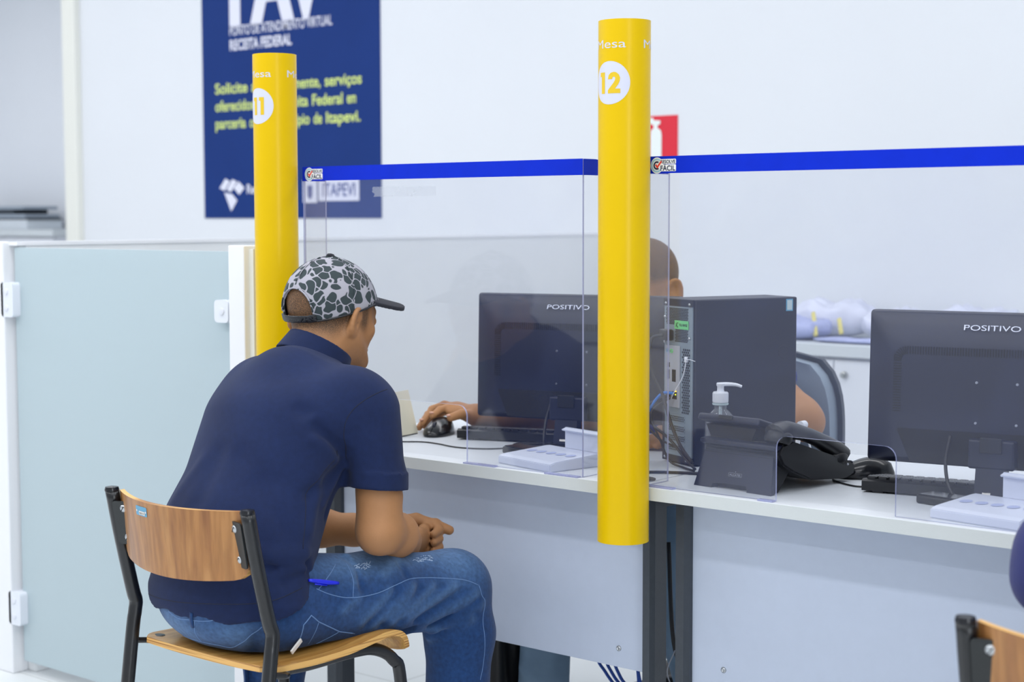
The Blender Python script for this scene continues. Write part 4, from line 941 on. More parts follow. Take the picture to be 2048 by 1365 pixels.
cable('display_cable', [tw_(.022, -.004, .145), tw_(.010, -.05, .12), tw_(.035, -.05, .085), tw_(.075, -.04, .060), tw_(.13, -.045, .030), tw_(.16, -.04, .008)], .0030, MT['cable'], 'black cable looping from the left of the tower ports to the telephone', group=CG)
cable('usb_cable', [tw_(.026, -.003, .145), tw_(.0, -.045, .10), tw_(.04, -.045, .06), tw_(.09, -.03, .040), tw_(.14, -.03, .012)], .0024, MT['cable'], 'thinner black cable sagging low behind the computer tower', group=CG)
cable('usb_cable', [tw_(.040, -.003, .145), tw_(.028, -.05, .11), tw_(.055, -.045, .05), tw_(.070, -.035, .012), tw_(.11, -.03, .0035), tw_(.15, -.035, .0035)], .0024, MT['cable'], 'black cable running down to the desk at the foot of the tower', group=CG)
cable('network_cable', [tw_(.040, -.003, .150), tw_(.028, -.022, .150), tw_(.014, -.035, .128), tw_(.006, -.04, .11)], .0030, MT['cyan'], 'bright blue network plug and cable at the tower ports')
cable('coiled_cable', [(.105, .170, .7455), (.085, .155, .7455), (.070, .175, .748), (.085, .198, .7455), (.11, .195, .7455)], .0040, MT['cyan'], 'bright blue cable end curling beside the black telephone')
cable('desk_cable', [(.045, .225, .7445), (-.02, .20, .7445), (-.065, .165, .7445), (-.05, .12, .7445), (.0, .105, .7445), (-.03, .085, .7445), (-.07, .10, .7445)], .0030, MT['cable'], 'black cable lying in a loop on the desk beside the pipe numbered 12')
b = B(); P0 = Vector(tw_(.084, -.006, .226))
box(b, -.003, -.003, -.006, .004, .003, .006, bev=.001); tube(b, [(.002, -.003, .0), (.018, -.010, .001), (.032, -.014, -.001)], .0012, 6, 4, flat=((0, 0, 1), .6)); tube(b, [(0, 0, -.004), (-.006, -.002, -.035), (-.026, -.003, -.068), (-.040, .004, -.085)], .0011, 6, 6)
o = mobj('cable_tie', b, MT['wht'], smooth=True, angle=40); o.location = P0; tag(o, 'white cable tie on the perforated back of the computer tower', 'cable tie')

# ------------------------------------------------------------------ hand sanitiser
t = thing('pump_bottle', (.052, .262, DT), 'clear hand gel bottle with a white pump between the telephone and the tower', 'bottle')
b = B(); lathe(b, [(.0001, .0005), (.026, .0005), (.030, .004), (.031, .012), (.031, .098), (.030, .110), (.025, .122), (.017, .131), (.0125, .134), (.0125, .144)], 36, cap=False); mobj('bottle', b, acrylic('clear_bottle', (.97, .975, .98), .12, (190, 196, 210)), t, smooth=True)
b = B(); lathe(b, [(.0135, .1425), (.0160, .1425), (.0165, .144), (.0165, .1462), (.0135, .1465)], 30); lathe(b, [(.0001, .004), (.0035, .004), (.0035, .14)], 10); mobj('neck_ring', b, MT['labelpale'], t, smooth=True, angle=40)
b = B(); lathe(b, [(.0150, .147), (.0158, .148), (.0158, .167), (.0145, .169), (.0075, .1695), (.0075, .172)], 36); cap_ = mobj('collar', b, MT['wht'], t, smooth=True, angle=35)
b = B()
for k in range(40):
    a = 2*PI*k/40; box(b, .0156, -.0004, .149, .0163, .0004, .1665, M=Matrix.Rotation(a, 4, 'Z'))
mobj('grip_ribs', b, MT['wht'], cap_)
b = B(); lathe(b, [(.0066, .170), (.0070, .172), (.0070, .180), (.0085, .182), (.0085, .186), (.0001, .187)], 28); tube(b, [(-.006, -.004, .1835), (.008, .006, .1845), (.024, .018, .1835), (.034, .026, .1795)], .0042, 10, 6, rr=[.0042, .0042, .0036, .0030]); mobj('pump_head', b, MT['wht'], t, smooth=True, angle=40)

# ------------------------------------------------------------------ telephone
t = thing('desk_telephone', (.183, .104, DT), 'black desk telephone on its stand, maker name on the back', 'telephone', rz=math.radians(-6.)); t.scale = (1, 1, .80)
# local: x along the back, y towards the clerk
b = B()
pts = [(-.096, 0.), (-.053, 0.), (-.050, .010), (-.026, .014), (.030, .014), (.034, .004), (.034, 0.), (.092, 0.), (.079, .100), (.084, .118), (-.088, .118), (-.083, .100)]
A = [b.verts.new((u, .000+.24*v, v)) for u, v in pts]; C_ = [b.verts.new((u*.96, .016+.24*v, v)) for u, v in pts]
f = b.faces.new(A); f2 = b.faces.new(C_[::-1])
for k in range(len(pts)): b.faces.new((A[k], C_[k], C_[(k+1) % len(pts)], A[(k+1) % len(pts)]))
bmesh.ops.recalc_face_normals(b, faces=b.faces[:]); st = mobj('stand_back', b, MT['grey'], t)
b = B(); put(poly2d([(-.080, .084), (.078, .084), (.078, .0850), (-.080, .0850)]), lambda u, v: (u, -.0004+.24*v, v), b); mobj('seam_line', b, MT['dark'], st)
b = B(); bm, _ = text2d('ALCATEL', 1., .0, width=.0275, align='C')
for v in bm.verts: v.co.y *= .0042/.73
put(bm, lambda u, v: (u, -.0006+.24*(v+.0345), v+.0345), b)
for q in ([(-.0160, .0325), (.0160, .0325), (.0160, .0329), (-.0160, .0329)], [(-.0160, .0404), (.0160, .0404), (.0160, .0408), (-.0160, .0408)], [(-.0160, .0325), (-.0156, .0325), (-.0156, .0408), (-.0160, .0408)], [(.0156, .0325), (.0160, .0325), (.0160, .0408), (.0156, .0408)], [(-.001, .0440), (0, .0425), (.001, .0440), (0, .0448)]):
    put(poly2d(q), lambda u, v: (u, -.0006+.24*v, v), b)
mobj('maker_name', b, MT['silver'], st)
# side cheeks and sloping body
b = B(); prof = [(.018, .096), (.030, .118), (.060, .124), (.250, .052), (.268, .040), (.262, .018), (.235, .010), (.120, .022), (.060, .050), (.030, .070)]
prism(b, prof, 0, -.088, .098); bmesh.ops.recalc_face_normals(b, faces=b.faces[:]); bmesh.ops.bevel(b, geom=b.edges[:], offset=.004, segments=2, affect='EDGES', clamp_overlap=True); bd = mobj('body', b, MT['black'], t, smooth=True, angle=35)
b = B(); prism(b, [(.020, .0), (.036, .0), (.070, .045), (.040, .075), (.022, .09)], 0, -.080, .080); bmesh.ops.recalc_face_normals(b, faces=b.faces[:]); mobj('stand_cheek', b, MT['black'], st)
b = B(); prism(b, rrect(-.094, .0, .018, .006, .002, 3), 1, 0, .1); b.free()
b = B()    # ledge under the display
box(b, -.092, .010, .104, .094, .075, .118, bev=.006); mobj('rear_ledge', b, MT['grey'], t, smooth=True, angle=40)
b = B()    # flip-up display
Md = Matrix.Translation((-.032, .030, .150)) @ Matrix.Rotation(math.radians(-20), 4, 'X')
box(b, -.076, -.012, .006, .076, .075, .024, bev=.006, M=Md, seg=3); ds = mobj('display_unit', b, MT['grey'], t, smooth=True, angle=35)
b = B(); prism(b, [(-.048, -.004), (.048, -.004), (.062, .030), (-.062, .030)], 1, .0, .035, M=Matrix.Translation((-.032, .035, .118))); mobj('display_neck', b, MT['black'], ds)
b = B(); box(b, -.062, .002, .0238, .062, .062, .0246, M=Md); mobj('display_glass', b, MT['blackg'], ds)
b = B(); box(b, -.022, -.0145, .012, .012, -.0115, .022, bev=.001, M=Md); mobj('release_tab', b, MT['black'], ds)
b = B()    # handset on its rest at the right
hp = [(.076, .030, .142), (.078, .060, .148), (.079, .110, .136), (.080, .165, .113), (.080, .215, .085), (.080, .238, .068)]
tube(b, hp, .014, 14, 6, rr=[.024, .023, .018, .018, .022, .023]); hs = mobj('handset', b, MT['black'], t, smooth=True)
for (y, z) in ((.040, .133), (.222, .064)):
    b = B(); lathe(b, [(.0001, -.014), (.0235, -.014), (.0265, -.006), (.0265, .008), (.022, .014), (.0001, .016)], 26, M=Matrix.Translation((.078, y, z)) @ Matrix.Rotation(math.radians(-22), 4, 'X')); mobj('ear_cup', b, MT['black'], hs, smooth=True, angle=45)
b = B(); box(b, .056, .070, -.004, .104, .205, .004, M=Matrix.Translation((0, 0, .104)) @ Matrix.Rotation(math.radians(-20), 4, 'X') @ Matrix.Translation((0, -.02, .03))); b.free()
# key pad side
b = B()
for r in range(4):
    for k in range(3):
        y = .135+r*.024; z = .124-(y-.060)*.379; box(b, -.060+k*.026, y-.008, z-.001, -.040+k*.026, y+.008, z+.004, bev=.001)
mobj('keypad', b, MT['grey'], bd)
b = B(); lathe(b, [(.0001, .0015), (.0024, .0015), (.003, 0)], 14, M=Matrix.Translation((.0985, .238, .046)) @ Matrix.Rotation(PI/2, 4, 'Y')); mobj('screw', b, MT['silver'], bd)

t = thing('folding_clip', (.148, .428, DT), 'small white folding plastic stand behind the telephone', 'clip')
b = B(); tube(b, [(-.022, 0, .001), (-.006, 0, .090)], .0052, 10, 0); mobj('leg', b, MT['wht'], t, smooth=True)
b = B(); tube(b, [(.0, .006, .092), (.012, .030, .001)], .0022, 8, 0); mobj('leg', b, MT['wht'], t, smooth=True)
b = B(); lathe(b, [(.0001, -.009), (.0085, -.009), (.0085, .009), (.0001, .009)], 22, M=Matrix.Translation((-.003, .002, .092)) @ Matrix.Rotation(PI/2, 4, 'X')); mobj('hinge', b, MT['wht'], t, smooth=True, angle=40)

t = thing('tent_card', (-.872, .258, DT), 'cream folded card standing on the desk beside the mouse, half behind the visitor', 'card')
b = B(); prism(b, [(-.028, 0), (-.0275, 0), (.0, .105), (-.0008, .105)], 0, -.07, .022, M=Matrix.Rotation(math.radians(-75), 4, 'Z')); prism(b, [(.028, 0), (.0275, 0), (.0, .105), (.0008, .105)], 0, -.07, .022, M=Matrix.Rotation(math.radians(-75), 4, 'Z')); mobj('card', b, MT['cream'], t)

# ------------------------------------------------------------------ under the desks
for k, (dx, dz, lb) in enumerate(((0, 0, 'outermost'), (.028, .012, 'middle'), (.056, .02, 'innermost'))):
    cable('network_cable', [(-.335+dx*.8, .34, .50), (-.330+dx*.8, .345, .30+dz*.5), (-.305+dx*.7, .35, .245), (-.262+dx*.4, .355, .208+dz*.6), (-.222+dx*.2, .355, .222), (-.218, .35, .28), (-.25, .345, .50)], .0036, MT['bluecable'], lb+' loop of blue network cable hanging below the left desk panel', group='blue cable loops under the left desk')
cable('power_cable', [(-.17, .40, .55), (-.155, .40, .33), (-.12, .41, .24), (-.09, .42, .12), (-.085, .42, .01)], .0050, MT['cable'], 'thick black cable hanging below the left desk near the leg', group='power cables under the desks')
cable('power_cable', [(-.078, .35, .55), (-.080, .35, .30), (-.09, .35, .15), (-.10, .36, .01)], .0040, MT['cable'], 'straight black cable below the left desk beside the dark leg', group='power cables under the desks')
cable('thin_wire', [(-.11, .34, .33), (-.13, .34, .28), (-.11, .34, .245), (-.07, .34, .25), (-.045, .34, .30)], .0014, MT['silver'], 'thin grey wire loop beside the dark leg of the left desk')
for k, (p, m, lb) in enumerate((([(.005, .26, .68), (.030, .26, .64), (.020, .26, .59), (.000, .26, .56)], 'cable', 'short black cable kink high in the gap between the desk legs'),
    ([(.04, .28, .60), (.012, .28, .55), (.016, .28, .48), (.0, .28, .38), (-.004, .28, .335), (.012, .28, .33), (.03, .28, .37)], 'cable', 'long black cable bowing through the gap between the desk legs'),
    ([(-.02, .30, .70), (.01, .30, .675), (.045, .30, .655)], 'bluecable', 'blue cable crossing high in the gap between the desk legs'),
    ([(-.03, .30, .45), (.0, .30, .435), (.04, .30, .42)], 'bluecable', 'blue cable crossing low in the gap between the desk legs'),
    ([(-.005, .27, .32), (.012, .27, .25), (.035, .27, .17)], 'cable', 'black cable slanting down at the bottom of the gap between the legs'))):
    cable('loose_cable', p, .0038, MT[m], lb, group='cables in the gap between the desks')

# ------------------------------------------------------------------ plywood chairs
def plychair(x, y, label):
    t = thing('plywood_chair', (x, y, 0), label, 'chair', 'plywood visitor chairs')
    bm_, be, st_ = MT['ply'], MT['plyedge'], MT['chairm']
    # seat: pressed ply with a waterfall front
    b = B(); prof = [(.005, .4500), (.05, .4470), (.12, .4445), (.20, .4470), (.27, .4560), (.310, .4600), (.340, .4545), (.360, .4400), (.370, .4200), (.372, .4090)]
    P = smoothpts([(0, a, z) for a, z in prof], 4); th = .012; nx = 24; rows = []
    for i, q in enumerate(P):
        tg = (P[min(i+1, len(P)-1)]-P[max(i-1, 0)]).normalized(); nn = Vector((0, -tg.z, tg.y))
        s = i/(len(P)-1); hw = .187+.010*math.sin(s*PI)
        if s < .10: hw -= .022*(1-s/.10)**2
        if s > .93: hw -= .020*((s-.93)/.07)**2
        rows.append((q, nn, hw))
    T, U = [], []
    for q, nn, hw in rows:
        T.append([b.verts.new((u*hw, q.y, q.z+.004*(abs(u)**2.5))) for u in np.linspace(-1, 1, nx)])
        U.append([b.verts.new((u*hw, q.y-nn.y*th, q.z-nn.z*th+.004*(abs(u)**2.5))) for u in np.linspace(-1, 1, nx)])
    n = len(rows)
    for i in range(n-1):
        for k in range(nx-1):
            b.faces.new((T[i][k], T[i][k+1], T[i+1][k+1], T[i+1][k])); b.faces.new((U[i][k+1], U[i][k], U[i+1][k], U[i+1][k+1]))
        for k, fl in ((0, 0), (nx-1, 1)):
            f = (T[i][k], T[i+1][k], U[i+1][k], U[i][k]); b.faces.new(f if fl == 0 else f[::-1]).material_index = 1
    for i in (0, n-1):
        for k in range(nx-1):
            f = (T[i][k], U[i][k], U[i][k+1], T[i][k+1]); b.faces.new(f if i == 0 else f[::-1]).material_index = 1
    bmesh.ops.recalc_face_normals(b, faces=b.faces[:]); seat = mobj('seat', b, [MT['seatw'], be], t, smooth=True, angle=40)
    for u in (-.165, .165):
        b = B(); lathe(b, [(.0001, .0008), (.011, .0008), (.0135, 0)], 22, M=Matrix.Translation((u, .032, .4507))); mobj('seat_rivet', b, MT['plate'], seat, smooth=True, angle=40)
    # backrest
    b = B(); hw = .186; outline = rrect(-hw, .618, hw, .742, .034, 7, (0, 0, 1, 1)); 
    def curve(u, z, o): yy = -.024-.052*(1-(u/hw)**2)-(z-.618)*.10; return (u, yy+o, z+.003*(u/hw)**2)
    zs = np.linspace(.618, .742, 8); us = np.linspace(-hw, hw, 33)
    def zlo(u): d = hw-abs(u); return .618+(.034-math.sqrt(max(0, .034**2-(.034-d)**2)) if d < .034 else 0)-.010*(1-(u/hw)**2)
    G = [[[b.verts.new(curve(u, zlo(u)+(.742-zlo(u))*s, o)) for s in np.linspace(0, 1, 8)] for u in us] for o in (0, .011)]
    for s, g in enumerate(G):
        for i in range(32):
            for k in range(7):
                f = (g[i][k], g[i+1][k], g[i+1][k+1], g[i][k+1]); b.faces.new(f if s == 0 else f[::-1])
    for i in range(32):
        for k in (0, 7): b.faces.new((G[0][i][k], G[1][i][k], G[1][i+1][k], G[0][i+1][k])).material_index = 1
    for i in (0, 32):
        for k in range(7): b.faces.new((G[0][i][k], G[0][i][k+1], G[1][i][k+1], G[1][i][k])).material_index = 1
    bmesh.ops.recalc_face_normals(b, faces=b.faces[:]); back = mobj('backrest', b, [bm_, be], t, smooth=True, angle=40)
    for s in (-1, 1):
        # one bent oval tube: top, bend, foot
        b = B(); pts = [(s*.197, -.046, .745), (s*.197, -.029, .660), (s*.198, -.002, .545), (s*.199, .006, .520), (s*.200, .004, .497), (s*.201, -.006, .430), (s*.203, -.060, .012)]
        tube(b, pts, .0135, 12, 5); lg = mobj('rear_leg', b, st_, t, smooth=True)
        b = B(); lathe(b, [(.0137, 0), (.0140, .003), (.0125, .008), (.0001, .010)], 18, M=Matrix.Translation((s*.197, -.0465, .743))); mobj('end_cap', b, MT['blackg'], lg, smooth=True, angle=50)
        b = B(); tube(b, [(s*.203, -.058, .0), (s*.203, -.058, .025)], .0150, 12, 0); mobj('rubber_foot', b, MT['black'], lg, smooth=True, angle=50)
        b = B(); tube(b, [(s*.150, .085, .429), (s*.155, .14, .428), (s*.160, .24, .430), (s*.165, .300, .424), (s*.170, .345, .395), (s*.175, .362, .340), (s*.183, .385, .012)], .0125, 12, 6); fl = mobj('front_leg', b, st_, t, smooth=True)
        b = B(); tube(b, [(s*.183, .386, .0), (s*.183, .386, .025)], .0140, 12, 0); mobj('rubber_foot', b, MT['black'], fl, smooth=True, angle=50)
        # bracket plate between tube and backrest, with two slotted screws
        b = B(); Mb = Matrix.Translation((s*.168, -.0415, .684)) @ Matrix.Rotation(math.radians(10)*1, 4, 'X')
        prism(b, rrect(-.020, -.043, .020, .043, .007), 1, -.0022, .0012, M=Mb @ Matrix.Rotation(math.radians(-12*s), 4, 'Z')); br = mobj('bracket_plate', b, MT['plate'], back)
        for zz in (-.029, .029):
            b = B(); Ms = Mb @ Matrix.Rotation(math.radians(-12*s), 4, 'Z') @ Matrix.Translation((-s*.006, -.0022, zz)) @ Matrix.Rotation(PI/2, 4, 'X')
            lathe(b, [(.0001, .0030), (.0040, .0028), (.0072, .0012), (.0075, 0)], 22, M=Ms); sc = mobj('screw', b, MT['screw'], br, smooth=True, angle=50)
            b = B(); box(b, -.0065, -.0007, .0024, .0065, .0007, .0032, M=Ms @ Matrix.Rotation(.9, 4, 'Z')); b2 = mobj('screw_slot', b, MT['dark'], br)
    b = B(); tube(b, [(-.200, -.004, .443), (-.165, .055, .430), (.165, .055, .430), (.200, -.004, .443)], .0060, 10, 4); mobj('rear_crossbar', b, st_, t, smooth=True)
    b = B(); tube(b, [(-.160, .24, .4285), (.160, .24, .4285)], .0100, 10, 0); mobj('front_crossbar', b, st_, t, smooth=True)
    return t, back, curve
ch, back, cv = plychair(-.530, -.618, 'plywood chair with black steel legs on which the man in the cap sits')
b = B()
def onback(u, v): q = cv(u, v, -.0006); return q
bm = poly2d(rrect(-.0115*0-.082, .7145, -.040, .7325, .003))
for s in np.arange(-.08, -.04, .004): bmesh.ops.bisect_plane(bm, geom=bm.verts[:]+bm.edges[:]+bm.faces[:], plane_co=(s, 0, 0), plane_no=(1, 0, 0), dist=1e-6)
put(bm, onback, b); lb = mobj('asset_label', b, MT['labelblue'], back)
b = B(); bm = poly2d(rrect(-.069, .7165, -.047, .7235, .001)); put(bm, lambda u, v: cv(u, v, -.0012), b)
for u in (-.0775, -.0435): put(poly2d([(u+.0022*math.cos(2*PI*k/14), .7232+.0022*math.sin(2*PI*k/14)) for k in range(14)]), lambda p, q: cv(p, q, -.0012), b)
mobj('label_plate', b, MT['paper'], lb)
b = B(); bm, _ = text2d('000151', 1., .01, width=.018)
for v in bm.verts: v.co.y *= .0035/.73
put(bm, lambda u, v: cv(-.067+u, .718+v, -.0018), b); mobj('label_digits', b, MT['ink'], lb)
plychair(1.175, -.537, 'second plywood chair, cut off by the right edge of the picture')

# ------------------------------------------------------------------ clerk's office chair
t = thing('office_chair', (-.33, .98, 0), 'grey office chair with a rounded black-edged back, behind the computer tower', 'chair')
def padshape(bm, hw, z0, z1, y, th, bow, mi, grow=0.):
    n, mm = 20, 16; F_, K_ = [], []
    for j in range(mm+1):
        v = j/mm; zz = z0-grow+(z1-z0+2*grow)*v
        e = (1-abs(2*v-1)**3.2)**(1/3.2) if abs(2*v-1) < 1 else 0.
        w = (hw+grow)*max(e, .02)
        F_.append([bm.verts.new((w*u, y+bow*(u*e)**2*-1-.0*v, zz)) for u in np.linspace(-1, 1, n)]); K_.append([bm.verts.new((w*u*.98, y-bow*(u*e)**2+th, zz)) for u in np.linspace(-1, 1, n)])
    for j in range(mm):
        for k in range(n-1): bm.faces.new((F_[j][k], F_[j][k+1], F_[j+1][k+1], F_[j+1][k])).material_index = mi; bm.faces.new((K_[j][k+1], K_[j][k], K_[j+1][k], K_[j+1][k+1])).material_index = mi
        bm.faces.new((F_[j][0], F_[j+1][0], K_[j+1][0], K_[j][0])).material_index = mi; bm.faces.new((F_[j+1][-1], F_[j][-1], K_[j][-1], K_[j+1][-1])).material_index = mi
    for j in (0, mm):
        for k in range(n-1): bm.faces.new((F_[j][k], K_[j][k], K_[j][k+1], F_[j][k+1]) if j == 0 else (F_[j][k+1], K_[j][k+1], K_[j][k], F_[j][k])).material_index = mi
    bmesh.ops.recalc_face_normals(bm, faces=bm.faces[:])
b = B(); padshape(b, .245, .50, .930, .02, .05, .045, 0); bk = mobj('backrest', b, MT['chairfab'], t, smooth=True, angle=60)
b = B(); padshape(b, .245, .50, .930, .062, .022, .045, 0, grow=.012); mobj('back_shell', b, MT['chairrim'], bk, smooth=True, angle=50)
b = B(); prism(b, rrect(-.24, -.36, .24, .06, .08, 8), 2, .43, .49); bmesh.ops.bevel(b, geom=[e for e in b.edges if abs(e.verts[0].co.z-e.verts[1].co.z) < 1e-5], offset=.015, segments=3, affect='EDGES'); mobj('seat', b, MT['chairfab'], t, smooth=True, angle=50)
b = B(); tube(b, [(0, -.15, .07), (0, -.15, .43)], .028, 16, 0); mobj('gas_column', b, MT['black'], t, smooth=True, angle=50)
b = B(); tube(b, [(0, -.10, .435), (0, .06, .440), (0, .10, .50), (0, .095, .60)], .020, 10, 5, flat=((0, 1, 0), .4)); mobj('back_bar', b, MT['black'], t, smooth=True)
for k in range(5):
    a = math.radians(-62+72*k); ex, ey = .29*math.cos(a), -.15+.29*math.sin(a)
    b = B(); tube(b, [(0, -.15, .11), (ex*.5, -.15+(ey+.15)*.5, .10), (ex, ey, .075)], .024, 12, 4, rr=[.034, .028, .020]); ar = mobj('base_arm', b, MT['black'], t, smooth=True)
    b = B(); lathe(b, [(.0001, -.022), (.022, -.022), (.026, -.014), (.026, .014), (.022, .022), (.0001, .022)], 20, M=Matrix.Translation((ex, ey, .0265)) @ Matrix.Rotation(a+PI/2, 4, 'Z') @ Matrix.Rotation(PI/2, 4, 'Y')); mobj('castor', b, MT['blackg'], ar, smooth=True, angle=45)
b = B(); lump_ = None; b.free()
bg = lump('black_bag', -.700, .430, .068, .075, .34, 31, MT['bag'], 'black bag on the floor under the left desk, beside the clerk\'s leg', 'bag', z=0.)

# ------------------------------------------------------------------ people
def neck_axis(): return V(-.582, -.250, 1.006), V(.10, .52, .85)/np.linalg.norm([.10, .52, .85])
def collar(p):
    c, w = neck_axis(); q = p-c; h = q@w; rad = np.sqrt(np.maximum(((q-h[:, None]*w)**2).sum(1), 1e-9))
    R = .0660+.25*np.maximum(-h, 0); d = np.abs(rad-R)-.0032
    return np.maximum(np.maximum(d, h), -.044-h)
def capfn(p):
    q = (p-HC)@HM
    d = el(q, (0, -.012, .022), (.0868, .1070, .0985))
    seam = 0.
    for a in (0, PI/3, 2*PI/3):
        s = np.abs(q[:, 0]*math.sin(a)+(q[:, 1]+.02)*math.cos(a)) if a else np.abs(q[:, 0]); seam = seam-.0010*np.exp(-(s/.003)**2)
    d = d+seam
    d = np.maximum(d, -(d+.0045)); cut = -.024+.44*(q[:, 1]+.092)-q[:, 2]
    d = np.maximum(d, cut)
    hole = np.sqrt((q[:, 0]/.041)**2+((q[:, 2]+.006)/.044)**2)-1; hole = hole*.04
    hole = np.maximum(hole, q[:, 1]+.03)
    return np.maximum(d, -hole)
def brimfn(p):
    q = (p-HC)@HM; x = q[:, 0]; y = q[:, 1]
    zc = .054-.02*np.maximum(y-.09, 0)-3.2*x*x
    e = (np.abs(x/.080)**2.8+np.abs((y-.068)/.098)**2.8)**(1/2.8)-1
    d = np.maximum(np.abs(q[:, 2]-zc)-.0020, e*.07+.002)
    return np.maximum(d, -el(q, (0, -.012, .022), (.0860, .1065, .0970)))-.0022
def strapfn(p):
    q = (p-HC)@HM; d = np.abs(el(q, (0, -.012, .022), (.0893, .1098, .1008)))-.0016
    zc = -.016+.44*(q[:, 1]+.092)
    return np.maximum(np.maximum(d, np.abs(q[:, 2]-zc)-.0085), np.maximum(np.abs(q[:, 0])-.050, q[:, 1]+.03))
def rimfn(p):
    q = (p-HC)@HM; d = el(q, (0, -.012, .022), (.0890, .1095, .1005)); s = q[:, 2]-(-.024+.44*(q[:, 1]+.092))
    return np.maximum(np.sqrt(d*d+s*s)-.0020, .0-np.where((np.abs(q[:, 0]) < .040) & (q[:, 1] < 0), -1., 1.)*1. if False else -1.+0*d)
def piece(name, sdf, lo, hi, h, m, base, parent=None, attr=None):
    v, f = nets(sdf, lo, hi, h)
    o = big(name, v-np.array(base), f, m, parent)
    if attr:
        a = o.data.attributes.new(attr[0], 'FLOAT', 'POINT'); a.data.foreach_set('value', attr[1](v.astype(f4)).astype(np.float32))
    return o
def gl(v, c, s): return np.exp(-(((v-V(*c))/V(*s))**2).sum(1))
def snap(sdf, pts, off=.0, n=6):
    P = np.array(pts, f4)
    for _ in range(n):
        g = np.stack([sdf(P+e)-sdf(P-e) for e in np.eye(3, dtype=f4)*.002], 1)/.004; g /= np.linalg.norm(g, axis=1, keepdims=True)+1e-9
        P = P-g*(sdf(P)-off)[:, None]
    return [tuple(map(float, q)) for q in P]
def seam(name, sdf, pts, r, m, base, parent, off=0., sm=5):
    Q = [tuple(Vector(a_).lerp(Vector(b_), k/4)) for a_, b_ in zip(pts[:-1], pts[1:]) for k in range(4)]+[pts[-1]] if sm == 0 else [tuple(q) for q in smoothpts(pts, sm)] if len(pts) > 2 else [tuple(Vector(pts[0]).lerp(Vector(pts[1]), k/6)) for k in range(7)]
    Q = snap(sdf, Q, off); b = B(); tube(b, [Vector(q)-Vector(base) for q in Q], r, 6, 0); return mobj(name, b, m, parent, smooth=True)

BASE = (-.55, -.40, 0.)
def stub(v):
    q = (v-HC)@HM; x, y, z = q.T
    hair = ramp(z, -.066+.75*np.maximum(y+.06, 0), -.030+.75*np.maximum(y+.06, 0))*ramp(-y, -.040, -.010)*(v[:, 2] > 1.0)
    side = ramp(z, -.030, -.012)*ramp(-np.abs(y-.022), -.022, -.006)*(z > -.04)*(v[:, 2] > 1.0)
    beard = .34*ramp(-z, .035, .060)*ramp(y, .0, .03)*(z > -.13)*(v[:, 2] > .95)
    ear = (np.abs(x) > .0795)*(y > -.04)
    return np.clip(np.maximum(np.maximum(hair, side)*.85, beard)*(1-ear), 0, 1)
man = piece('person', body, (-1.0, -.72, 0), (-.26, .26, 1.22), .0034, MT['skin'], BASE, None, ('stubble', stub)); man.location = BASE
tag(man, 'seated man in a blotch-patterned cap, navy polo shirt and blue jeans, hands clasped', 'person')
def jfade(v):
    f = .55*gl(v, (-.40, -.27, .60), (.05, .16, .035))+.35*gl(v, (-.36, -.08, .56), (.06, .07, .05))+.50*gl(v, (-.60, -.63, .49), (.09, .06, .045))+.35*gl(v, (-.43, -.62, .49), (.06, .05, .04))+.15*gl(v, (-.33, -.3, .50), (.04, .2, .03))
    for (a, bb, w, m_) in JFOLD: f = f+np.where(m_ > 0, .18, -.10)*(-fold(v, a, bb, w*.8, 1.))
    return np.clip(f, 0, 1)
jn = piece('jeans', jeans, (-1., -.72, .02), (-.24, .12, .75), .0036, MT['denim'], BASE, man, ('fade', jfade))
def sfade(v):
    return np.clip(.5+.5*np.sin(v[:, 2]*23+v[:, 0]*31)*np.sin(v[:, 1]*29), 0, 1)*.5
sh = piece('polo_shirt', shirt, (-.92, -.74, .48), (-.24, -.1, 1.1), .0034, MT['polo'], BASE, man, ('fade', sfade))
piece('collar', collar, (-.70, -.38, .90), (-.46, -.10, 1.08), .0026, MT['polo'], BASE, sh)
cp = piece('cap', capfn, (-.72, -.34, .98), (-.48, -.04, 1.22), .0026, MT['camo'], BASE, man)
piece('brim', brimfn, (-.72, -.16, 1.04), (-.48, .03, 1.18), .0022, MT['capblack'], BASE, cp)
piece('snap_strap', strapfn, (-.68, -.34, .98), (-.52, -.18, 1.14), .0022, MT['strapb'], BASE, cp)
# cap rim, top button and the strap's snaps
def capsurf(q): return el((q-HC)@HM, (0, -.012, .022), (.0890, .1095, .1005))
pts = []
for k in range(73):
    a = 2*PI*k/72; x, y = .0885*math.sin(a), -.012+.109*-math.cos(a)
    for _ in range(12):
        z = -.0235+.44*(y+.092); s = math.sqrt(max(.02, 1-((z-.022)/.1)**2)); x, y = .0885*math.sin(a)*s, -.012-.109*math.cos(a)*s
    pts.append(Vector(hl(x, y, z))-Vector(BASE))
b = B(); tube(b, pts[5:-5], .0019, 8, 0); mobj('rim_binding', b, MT['strapb'], cp, smooth=True)
pts = [Vector(hl(.044*math.cos(a), -.012-.109*math.sqrt(max(0, 1-(.044*math.cos(a)/.0885)**2-((.045*math.sin(a)-.006-.022)/.1)**2)), .045*math.sin(a)-.006))-Vector(BASE) for a in np.linspace(0, PI, 24)]
b = B(); tube(b, pts, .0017, 8, 0); mobj('opening_binding', b, MT['camo'], cp, smooth=True)
b = B(); T_ = Matrix.Translation(Vector(hl(0, -.030, .1215))-Vector(BASE)) @ Matrix(HM.tolist()).to_4x4(); lathe(b, [(.0085, -.003), (.0090, .0), (.0065, .0035), (.0001, .0048)], 18, M=T_); mobj('top_button', b, MT['capblack'], cp, smooth=True)
b = B()
